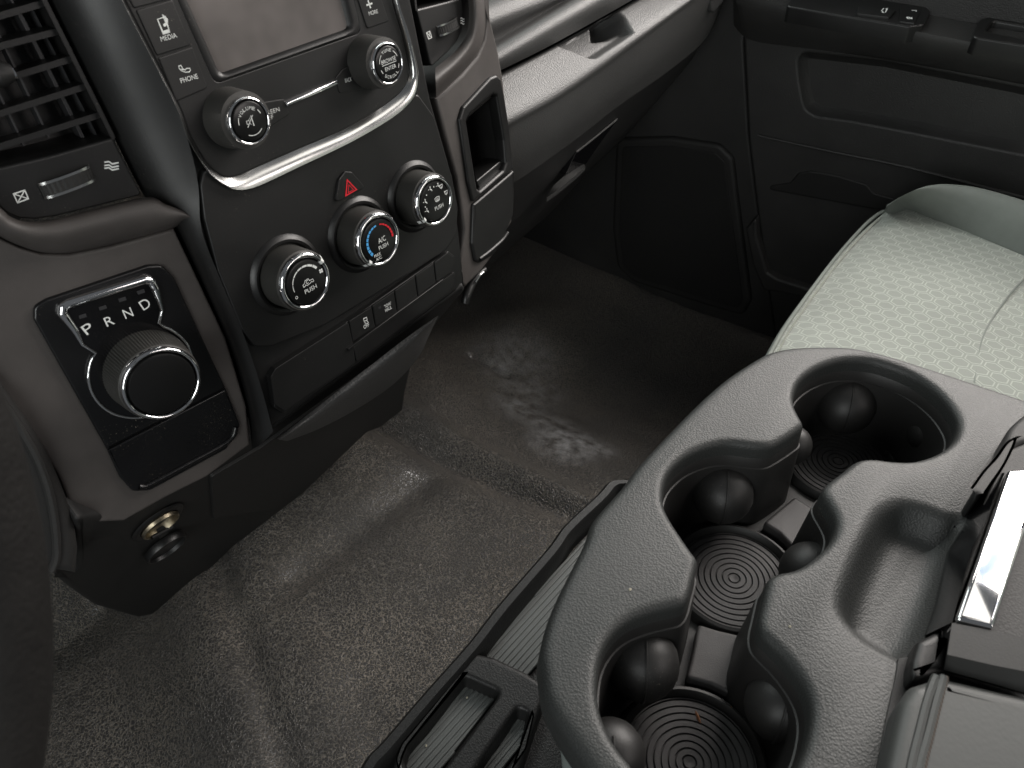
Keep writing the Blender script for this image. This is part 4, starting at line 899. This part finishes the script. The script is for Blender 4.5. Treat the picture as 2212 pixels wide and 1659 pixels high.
# ---------------------------------------------------------------- centre console
con = thing('center_console', 'grey grained fold-down centre console with three joined cup holders', 'console', (0, .03, floor_z(0, .1)))
ft = flat(ZTOP)
outer = [(1330, 1760), (1271, 1659)] + Q('m', (1400, 1200), (1345, 950), (1335, 800), (1380, 600), (1460, 400), (1560, 200), (1660, 0)) + \
    Q('q', (620, 1352), (830, 1112), (950, 955), (1150, 742), (1400, 492), (1600, 322), (1800, 192), (1900, 142), (2050, 110), (2212, 100)) + \
    Q('r', (850, 100), (1000, 112), (1250, 170), (1600, 280), (1900, 380), (2212, 482)) + [(2330, 895), (2480, 945), (2600, 1010)]
o3 = [hit(*q_, ft) for q_ in outer]
o2 = [(q_.x, q_.y) for q_ in cat(o3, 5)] + [(.225, -.30), (-.235, -.30)]
holeB = Q('r', (550, 460), (590, 360), (700, 272), (850, 216), (1000, 205), (1150, 222), (1350, 290), (1500, 372), (1620, 470), (1700, 570), (1740, 665), (1720, 765), (1650, 842), (1540, 900), (1400, 935), (1250, 932), (1140, 918), (1050, 920), (980, 945), (900, 1010), (800, 1085), (755, 1140), (762, 1195), (800, 1260), (842, 1340), (850, 1410), (825, 1490), (770, 1565))
holeC = Q('s', (2000, 150), (1890, 205), (1780, 228), (1712, 270), (1690, 335), (1665, 450), (1640, 570), (1655, 665), (1710, 730), (1820, 840), (1930, 985), (2000, 1125), (2020, 1270), (1990, 1450), (1935, 1600)) + \
    [(1700, 1700), (1650, 1760), (1560, 1790), (1460, 1765), (1400, 1705)] + Q('s', (740, 1659), (600, 1480), (520, 1325), (480, 1200), (466, 1050), (490, 850), (560, 705), (680, 592), (850, 522), (1000, 485), (1090, 460), (1135, 400), (1165, 290), (1195, 170), (1190, 120), (1150, 65))
holeA = Q('q', (1250, 1462), (1180, 1352), (1133, 1240), (1140, 1105), (1190, 1002), (1300, 902), (1450, 838), (1600, 815), (1750, 830), (1890, 838), (1980, 802), (2130, 702), (2150, 665), (2120, 605), (2090, 540))
cup2 = [(q_.x, q_.y) for q_ in cat([hit(*q_, ft) for q_ in holeB+holeC+holeA], 3, True)]
pock = Q('r', (1770, 1382), (1650, 1342), (1500, 1282), (1330, 1246), (1220, 1270), (1130, 1335), (1050, 1480), (970, 1640)) + Q('t', (930, 220), (885, 340), (866, 430), (872, 510), (920, 595), (1050, 720), (1300, 862), (1420, 900), (1600, 700), (1800, 100))
pk2 = [(q_.x, q_.y) for q_ in cat([hit(*q_, ft) for q_ in pock], 3, True)]
V = []
# top skin with the cup opening and the coin tray pressed into it
def console_top():
    V, Fc = [], []
    def ring(l, z): s_ = len(V); V.extend((x, y, z) for x, y in l); return list(range(s_, s_+len(l)))
    def skin(a, b_):
        n = len(a)
        for i in range(n): Fc.append((a[i], a[(i+1) % n], b_[(i+1) % n], b_[i]))
    ou = ccw(o2); loops = []; ids = []
    f1 = offs(ou, -.0085); a = ring(f1, ZTOP); loops.append(f1); ids.append(a); prev = a
    for k in range(1, 7):
        t = math.pi/2*k/6; cur = ring(offs(ou, -.0075+.0075*math.sin(t)), ZTOP-.0075*(1-math.cos(t))); skin(prev, cur); prev = cur
    for of, dz in ((.001, .02), (-.002, .034), (-.006, .036)): cur = ring(offs(ou, of), ZTOP-dz); skin(prev, cur); prev = cur
    hl = ccw(cup2); f1 = offs(hl, .0065); a = ring(f1, ZTOP); loops.append(f1); ids.append(a); prev = a
    for k in range(1, 7):
        t = math.pi/2*k/6; cur = ring(offs(hl, .006-.006*math.sin(t)), ZTOP-.006*(1-math.cos(t))); skin(prev, cur); prev = cur
    cur = ring(offs(hl, -.0004), ZTOP-.013); skin(prev, cur)
    hl = ccw(pk2); f1 = offs(hl, .005); a = ring(f1, ZTOP); loops.append(f1); ids.append(a); prev = a
    for of, dz in ((.003, .0006), (.0, .002), (-.003, .005), (-.006, .010), (-.010, .016), (-.014, .0195), (-.018, .021), (-.022, .0215)):
        cur = ring(offs(hl, of), ZTOP-dz); skin(prev, cur); prev = cur
    Fc.extend(tuple(prev[k] for k in t) for t in tessellate_polygon([[Vector((x, y, 0)) for x, y in offs(hl, -.022)]]))
    fi = [k for l in ids for k in l]
    Fc.extend(tuple(fi[k] for k in t) for t in tessellate_polygon([[Vector((x, y, 0)) for x, y in l] for l in loops]))
    return obj('top_cover', V, Fc, M['console'], con, ang=60)
console_top()
# cup liner: black wall below the vinyl lip, floor, mats, webs and rubber fingers
ZF = .488
hl = ccw(cup2); rails = []
for of, z in ((.0006, ZTOP-.0125), (-.0004, ZTOP-.014), (-.0012, ZTOP-.022), (-.0022, ZTOP-.0225), (-.004, ZTOP-.05), (-.006, ZF)):
    rails.append([Vector((x, y, z)) for x, y in offs(hl, of)])
loft('cup_liner', rails, M['liner'], con, closed=True, ang=40)
plate('cup_floor', flat(ZF), offs(hl, .003), M['liner'], con, h=0, d=.004, r=.001)
def mat_disc(px_c, rad, z):
    c3 = hit(*px_c, flat(z)); pr = [(.0001, .0012)]; n = 9
    for k in range(1, n+1):
        r_ = rad*k/n; pr += [(r_-.0009, .0016), (r_-.0005, .0002), (r_, .0002), (r_+.0003, .0016)]
    pr += [(rad+.001, .0016), (rad+.0012, -.002)]
    d_ = lathe('cup_mat', flat(z), (c3.x, c3.y), pr, M['mat'], con, seg=72, ang=30)
    ri = rad+.0014; lathe('cup_ring', flat(z), (c3.x, c3.y), [(ri, .0), (ri+.001, .004), (ri+.003, .0062), (ri+.005, .0055), (ri+.007, .002), (ri+.0075, -.001)], M['liner'], con, seg=72)
    return c3
cA = mat_disc(Q('s', (1455, 290))[0], .0385, ZF+.0015); cC = mat_disc(Q('s', (1130, 1625))[0], .0385, ZF+.0015); cB = mat_disc(Q('r', (860, 960))[0], .0385, ZF+.0015)
def web(pts):
    f_ = flat(ZF+.010); plate('cup_web', f_, rnd(px(f_, pts), .003), M['mat'], con, h=0, d=.011, r=.002)
web(Q('s', (1195, 610), (1340, 655), (1535, 700), (1500, 920), (1465, 1135), (1290, 1050), (1110, 1000), (1160, 800)))
web(Q('r', (320, 1395), (550, 1205), (690, 1300), (650, 1430), (555, 1595), (440, 1470)))
def finger(px_c, rpx, z, seam_tilt=0., zs=1.):
    c3 = hit(*px_c, flat(z)); rad = rpx/FPX*(c3-CAM).dot(FW)
    fr_ = Fr(c3, (CAM-c3).cross(Vector((0, 0, 1))), (0, 0, 1)); V, Fc = [], []; n, m_ = 28, 18
    ax_ = Vector((math.cos(seam_tilt), math.sin(seam_tilt), 0))
    for j in range(m_+1):
        la = math.pi*j/m_-math.pi/2
        for i in range(n):
            lo = 2*math.pi*i/n; gz = 1-.02*math.exp(-((math.sin(lo)*math.cos(la))/.05)**2)*(1 if math.cos(lo) > 0 else 0)
            lx = math.cos(la)*math.cos(lo); ly = math.cos(la)*math.sin(lo); V.append(c3+(ax_*lx+Vector((-ax_.y, ax_.x, 0))*ly)*rad*gz+Vector((0, 0, rad*zs*math.sin(la))))
    for j in range(m_):
        for i in range(n): k = (i+1) % n; Fc.append((j*n+i, j*n+k, (j+1)*n+k, (j+1)*n+i))
    fo = obj('rubber_finger', V, Fc, M['liner'], con, ang=80)
    hd = (CAM-c3); hd.z = 0; hd.normalize(); hd.rotate(Matrix.Rotation(.25, 3, 'Z')); pt = []
    for k in range(17): a = R_(-55+150*k/16); pt.append(c3+(hd*math.cos(a)+Vector((0, 0, zs*math.sin(a))))*rad*1.0)
    tube('mould_seam', pt, .0008, M['liner'], fo, seg=6); return fo
zf = ZF+.035
finger(Q('q', (1555, 1185))[0], 66, zf, -1.1, 1.0)
finger(Q('r', (915, 545))[0], 62, zf, -1.5, 1.0)
finger(Q('r', (1560, 740))[0], 58, zf, -2.8)
finger(Q('s', (790, 900))[0], 80, zf, -.9, 1.0)
finger(Q('s', (1800, 1210))[0], 78, zf, -2.9, 1.0)
finger(Q('s', (560, 1560))[0], 76, zf, -.3)
finger(Q('s', (2010, 240))[0], 66, zf, -3.)
finger(Q('r', (520, 830))[0], 44, zf, -.3)
# body under the top
body = offs(ccw(o2), -.016)
rails = [[Vector((x, y, z)) for x, y in offs(ccw(o2), of)] for of, z in ((-.004, ZTOP-.030), (-.010, ZTOP-.05), (-.014, ZTOP-.09), (-.02, ZTOP-.16), (-.03, .25), (-.03, .235))]
M['fabric'] = mat('grey_green_fabric', (.16, .185, .175), .85, grain=('noise', 700), bump=.5, dist=.001, mottle=.15, mscale=20)
loft('console_body', rails, M['fabric'], con, closed=True, ang=60)
plate('console_base', flat(.235), [(-.16, -.28), (.16, -.28), (.16, .08), (-.16, .08)], M['dark'], con, h=0, d=.06, r=.004)
# ---------------------------------------------------------------- armrest lid behind the cups
lid = thing('armrest_lid', 'padded grey armrest lid with stitched piping and chrome latch', 'armrest', (0, -.1, ZTOP))
zl_ = ZTOP+.022; fz = flat(zl_)
padp = Q('t', (1180, 1900), (1215, 1659), (1270, 1400), (1325, 1160), (1395, 1045), (1620, 975), (2000, 1065), (2450, 1170), (2450, 1950))
plate('lid_pad', fz, rnd(px(fz, padp), [0, 0, .02, .02, .010, .004, 0, 0, 0], 8), M['pipe'], lid, h=0, d=.021, r=.007, seg=6)
fg = flat(ZTOP+.0012)
plate('lid_gap_shade', fg, px(fg, Q('t', (1300, 862), (1390, 850), (1410, 1030), (1345, 1150), (1290, 1400), (1235, 1659), (1200, 1850), (1100, 1850), (1140, 1659), (1210, 1300), (1278, 1000))), M['blackr'], lid, h=0, d=.003, r=.0005)  # thin black strip laid on top for the shade in the gap beside the lid
for q0, rr_ in ((Q('t', (1370, 1760), (1400, 1600), (1450, 1400), (1500, 1200), (1540, 1080), (1575, 1000)), .0024), (Q('t', (1430, 1760), (1465, 1600), (1520, 1400), (1570, 1200), (1610, 1060), (1625, 1000)), .0024)):
    tube('piping', [hit(*q_, fz, -.0006) for q_ in cat(q0, 6)], rr_, M['pipe'], lid, seg=8)
SV, SF = [], []
for k, q_ in enumerate(resample(cat(Q('t', (1470, 1760), (1500, 1600), (1550, 1400), (1600, 1200), (1635, 1060), (1650, 1010)), 6), 26)):
    a_ = hit(*q_, fz, .0006); n0 = len(SV); e_ = Vector((.0016, .0006, 0)); sd = Vector((.0003, -.0009, 0)); SV += [a_-e_-sd, a_+e_-sd, a_+e_+sd, a_-e_+sd, a_+Vector((0, 0, .0008))]; SF += [(n0, n0+1, n0+4), (n0+1, n0+2, n0+4), (n0+2, n0+3, n0+4), (n0+3, n0, n0+4)]
obj('stitching', SV, SF, M['seamth'], lid, kind='stuff')
def rail_at(pts, z, n=24): return resample([hit(*q_, flat(z)) for q_ in pts], n)
loft('latch_bar', [rail_at(Q('t', (1692, 625), (2000, 690), (2500, 800)), ZTOP+.012), rail_at(Q('t', (1690, 604), (2000, 665), (2500, 775)), ZTOP+.031), rail_at(Q('t', (1655, 835), (2000, 915), (2500, 1010)), ZTOP+.029), rail_at(Q('t', (1636, 948), (2000, 1050), (2500, 1200)), ZTOP+.017), rail_at(Q('t', (1640, 960), (2000, 1062), (2500, 1212)), ZTOP+.002)], M['bar'], lid, ang=25)
loft('latch_bar_end', [rail_at(Q('t', (1690, 604), (1655, 835), (1636, 948)), ZTOP+.029, 8), rail_at(Q('t', (1672, 630), (1640, 840), (1622, 950)), ZTOP+.0, 8)], M['black'], lid)
plate('latch_bezel', flat(ZTOP+.014), rnd(px(flat(ZTOP+.014), Q('t', (1400, 870), (1440, 730), (1560, 670), (1680, 640), (1640, 945), (1390, 1030))), .004), M['black'], lid, h=0, d=.02, r=.004)
fz3 = flat(ZTOP+.030)
chro = [(2174, 1022), (2256, 1014), (2143, 1362), (2061, 1342)]
plate('chrome_latch', fz3, rnd(px(fz3, chro), .002), M['chrome'], lid, h=.003, d=.019, r=.002)
plate('latch_housing', fz3, rnd(px(fz3, [(2100, 1180), (2150, 1030), (2180, 960), (2330, 900), (2330, 1100), (2250, 1420), (2130, 1375), (2052, 1352)], -.004), .004), M['dark'], lid, h=-.009, d=.03, r=.003)
flc = flat(ZTOP+.021)
plate('lid_corner', flc, [(q_.x, q_.y) for q_ in cat([hit(*q_, flc) for q_ in Q('r', (1853, 1155), (1905, 1075), (1990, 955), (2060, 820), (2110, 700), (2212, 605), (2320, 540), (2320, 790), (2212, 822), (2150, 860), (2080, 960), (1990, 1060), (1905, 1180), (1868, 1196))], 4, True)], M['blackr'], lid, h=0, d=.022, r=.005, seg=5)
loft('lid_front', [rail_at(Q('r', (1985, 1045), (1880, 1185), (1795, 1330), (1762, 1420)) + Q('t', (1650, 100), (1562, 480), (1485, 700)), ZTOP-.012), rail_at(Q('r', (1990, 1040), (1895, 1180), (1815, 1330), (1782, 1420)) + Q('t', (1672, 100), (1585, 480), (1505, 690)), ZTOP+.004), rail_at(Q('r', (2075, 1035), (2010, 1180), (1955, 1320), (1930, 1400)) + Q('t', (1835, 60), (1760, 330), (1692, 600)), ZTOP+.029)], M['gloss'], lid, ang=50)
# ---------------------------------------------------------------- storage tray in front of and below the console
tray = thing('storage_tray', 'black ribbed storage tray tucked under the front of the console', 'tray', (-.08, .16, floor_z(-.08, .2)))
ZT = .42; ftr = flat(ZT)
e_ = lambda *p_: [hit(*q_, ftr) for q_ in p_]
rim_o = Q('m', (-40, 1760), (70, 1560), (180, 1445), (470, 1110), (800, 740), (1030, 450), (1380, 50)) + Q('q', (400, 1400), (640, 1175), (720, 1085), (800, 1072), (900, 1080))
ro = resample(cat(e_(*rim_o), 8), 90)
rails = []
for of, dz in ((0, -.05), (-.001, -.012), (.001, -.004), (.004, 0), (.010, .0), (.0125, -.003), (.014, -.012), (.0145, -.022)):
    rails.append([q_+Vector((0, -of, dz)) for q_ in ro])
loft('tray_rim', rails, M['tray'], tray, ang=50)
inner = [q_+Vector((0, -.0145, -.022)) for q_ in ro]
fb_ = flat(ZT-.022)
plate('tray_floor', fb_, [(q_.x, q_.y) for q_ in inner]+[(.16, .02), (-.30, .02)], M['tray'], tray, h=-.001, d=.012, r=.001)
def rib_mat(poly, z, lead, n, pitch, name='ribbed_mat'):
    """mat with raised ribs along the car's width"""
    f_ = flat(z); p2 = px(f_, poly); plate(name, f_, p2, M['ribbed'], tray, h=0, d=.003, r=.0004)
    ys = [q_[1] for q_ in p2]; y = max(ys)-pitch*.6; P_ = [Vector(q_) for q_ in p2]
    while y > min(ys)+pitch*.3:
        xs_ = []
        for i in range(len(P_)):
            a, b_ = P_[i-1], P_[i]
            if (a.y > y) != (b_.y > y): xs_.append(a.x+(b_.x-a.x)*(y-a.y)/(b_.y-a.y))
        xs_.sort()
        for k in range(0, len(xs_)-1, 2):
            if xs_[k+1]-xs_[k] > .004:
                x0, x1 = xs_[k]+.001, xs_[k+1]-.001; w2 = pitch*.36
                V = [(x0, y-w2, z), (x1, y-w2, z), (x1, y+w2, z), (x0, y+w2, z), (x0, y-w2*.6, z+.0009), (x1, y-w2*.6, z+.0009), (x1, y+w2*.6, z+.0009), (x0, y+w2*.6, z+.0009)]
                obj('rib', V, [(4, 5, 6, 7), (0, 1, 5, 4), (1, 2, 6, 5), (2, 3, 7, 6), (3, 0, 4, 7)], M['ribbed'], tray)
        y -= pitch
rib_mat(Q('m', (905, 835), (1280, 430), (1500, 175), (1680, -30), (1900, -200), (1900, 0), (1500, 700), (1240, 990)), ZT-.018, 0, 12, .0042)
tube('inner_bead', [hit(*q_, flat(ZT-.012)) for q_ in cat(Q('m', (865, 812), (1130, 520), (1400, 210), (1570, 10)) + Q('q', (480, 1480), (660, 1275)), 5)], .0022, M['tray'], tray, seg=8)
# raised divided box at the driver's end
fbx = flat(ZT-.004)
bx = Q('m', (785, 900), (850, 815), (1010, 850), (1240, 960), (1400, 1060), (1160, 1759), (240, 1759), (290, 1560), (330, 1470))
w1 = Q('m', (790, 985), (1055, 1105), (820, 1420), (640, 1659), (560, 1790), (380, 1790), (335, 1590), (370, 1500), (560, 1270))
w2_ = Q('m', (1175, 1215), (1260, 1255), (1200, 1500), (1020, 1759), (800, 1759), (900, 1610))
plate('divided_box', fbx, rnd(px(fbx, bx), .006), M['tray'], tray, h=0, d=.028, r=.004, holes=[rnd(px(fbx, w1), .005), rnd(px(fbx, w2_), .004)], hr=.003, hd=.016, htaper=.002)
rib_mat(Q('m', (800, 1040), (1030, 1125), (820, 1400), (620, 1659), (540, 1790), (390, 1790), (355, 1590), (570, 1310)), ZT-.018, 0, 9, .0042)
rib_mat(Q('m', (1180, 1260), (1250, 1270), (1190, 1500), (1000, 1759), (820, 1759), (910, 1620)), ZT-.0185, 0, 6, .0042)
for q_ in ((-.2, .12), (.1, .12)):
    z0 = floor_z(*q_); plate('tray_leg', flat(ZT-.034), [(q_[0]-.02, q_[1]-.02), (q_[0]+.02, q_[1]-.02), (q_[0]+.02, q_[1]+.02), (q_[0]-.02, q_[1]+.02)], M['dark'], tray, h=0, d=ZT-.034-z0+.004, r=.002)
# ---------------------------------------------------------------- driver's side: column shroud and steering wheel rim
colm = thing('knee_panel', 'dark curved knee panel at the driver side beside the gear selector', 'knee panel', hit(60, 1000, FL))
kn = [(-140, 700), (0, 826), (40, 880), (75, 930), (108, 985), (140, 1060), (165, 1130), (173, 1190), (168, 1246), (112, 1236), (60, 1330), (-140, 1330)]
plate('knee_cover', FL, px(FL, kn, .012), M['dark'], colm, h=.012, d=.05, r=.008, seg=5)
tube('knee_ridge', [hit(*q_, FL, .013) for q_ in cat([(0, 862), (40, 920), (80, 990), (105, 1060), (118, 1130), (122, 1200), (110, 1234)], 5)], .003, M['dark'], colm, seg=8)
dep = .24; wc = CAM + ray(28, 1350)/FPX*dep; FWh = facet(wc, 0, 30); rpx = .0155*FPX/dep
wp = [Vector(FWh.two(hit(u-rpx, v, FWh))) for u, v in ((30, 992), (97, 1350), (78, 1659))]
(ax_, ay_), (bx_, by_), (cx_, cy_) = wp; d_ = 2*(ax_*(by_-cy_)+bx_*(cy_-ay_)+cx_*(ay_-by_))
ux = ((ax_**2+ay_**2)*(by_-cy_)+(bx_**2+by_**2)*(cy_-ay_)+(cx_**2+cy_**2)*(ay_-by_))/d_; uy = ((ax_**2+ay_**2)*(cx_-bx_)+(bx_**2+by_**2)*(ax_-cx_)+(cx_**2+cy_**2)*(bx_-ax_))/d_
wr = math.hypot(ax_-ux, ay_-uy); print('wheel', wr, FWh.at(ux, uy))
M['wheel'] = mat('worn_wheel_vinyl', (.008, .0075, .007), .75, spec=.2, grain=('leather', 500), bump=.4, mottle=.3, mscale=60)
wh = tube('steering_wheel', [FWh.at(ux+wr*math.cos(2*math.pi*k/96), uy+wr*math.sin(2*math.pi*k/96)) for k in range(96)], .0155, M['wheel'], None, closed=True, seg=20)
tag(wh, 'blurred dark steering wheel rim along the left edge', 'steering wheel')
# ---------------------------------------------------------------- crumbs
def bit(name, label, px_c, z, L_, W_, ang, mt):
    c3 = hit(*px_c, flat(z)); a = Vector((math.cos(ang), math.sin(ang), 0)); b_ = Vector((-a.y, a.x, 0)); n = 7; V = [c3+Vector((0, 0, .0012))]
    for i in range(n):
        t = 2*math.pi*i/n; rr = random.uniform(.8, 1.15); V.append(c3+a*math.cos(t)*L_*rr+b_*math.sin(t)*W_*rr)
    V.append(c3-Vector((0, 0, .0002)))
    o = obj(name, V, [(0, 1+i, 1+(i+1) % n) for i in range(n)]+[(n+1, 1+(i+1) % n, 1+i) for i in range(n)], mt); tag(o, label, 'crumb'); return o
bit('leaf_fragment', 'small brown stick lying on the nearest cup mat', Q('s', (1195, 1288))[0], ZF+.0034, .0045, .0011, .9, M['leaf'])
bit('leaf_fragment', 'tiny round orange-brown leaf bit on the rim of the nearest cup', Q('s', (1432, 1222))[0], ZF+.0066, .0016, .0013, .3, M['leaf'])
for lab, q_, z_ in (('tiny pale crumb on the console top left of the middle cup', Q('s', (703, 362))[0], ZTOP+.0003), ('tiny pale crumb on the console top right of the channel between cups', Q('s', (1862, 632))[0], ZTOP+.0003),
                    ('tiny pale crumb on the ribbed mat in the tray box', Q('m', (810, 1147))[0], ZT-.0165), ('tiny pale crumb near the lower end of the tray box', Q('m', (512, 1497))[0], ZT-.0165)):
    bit('crumb', lab, q_, z_, .0010, .0008, .4, M['crumb'])
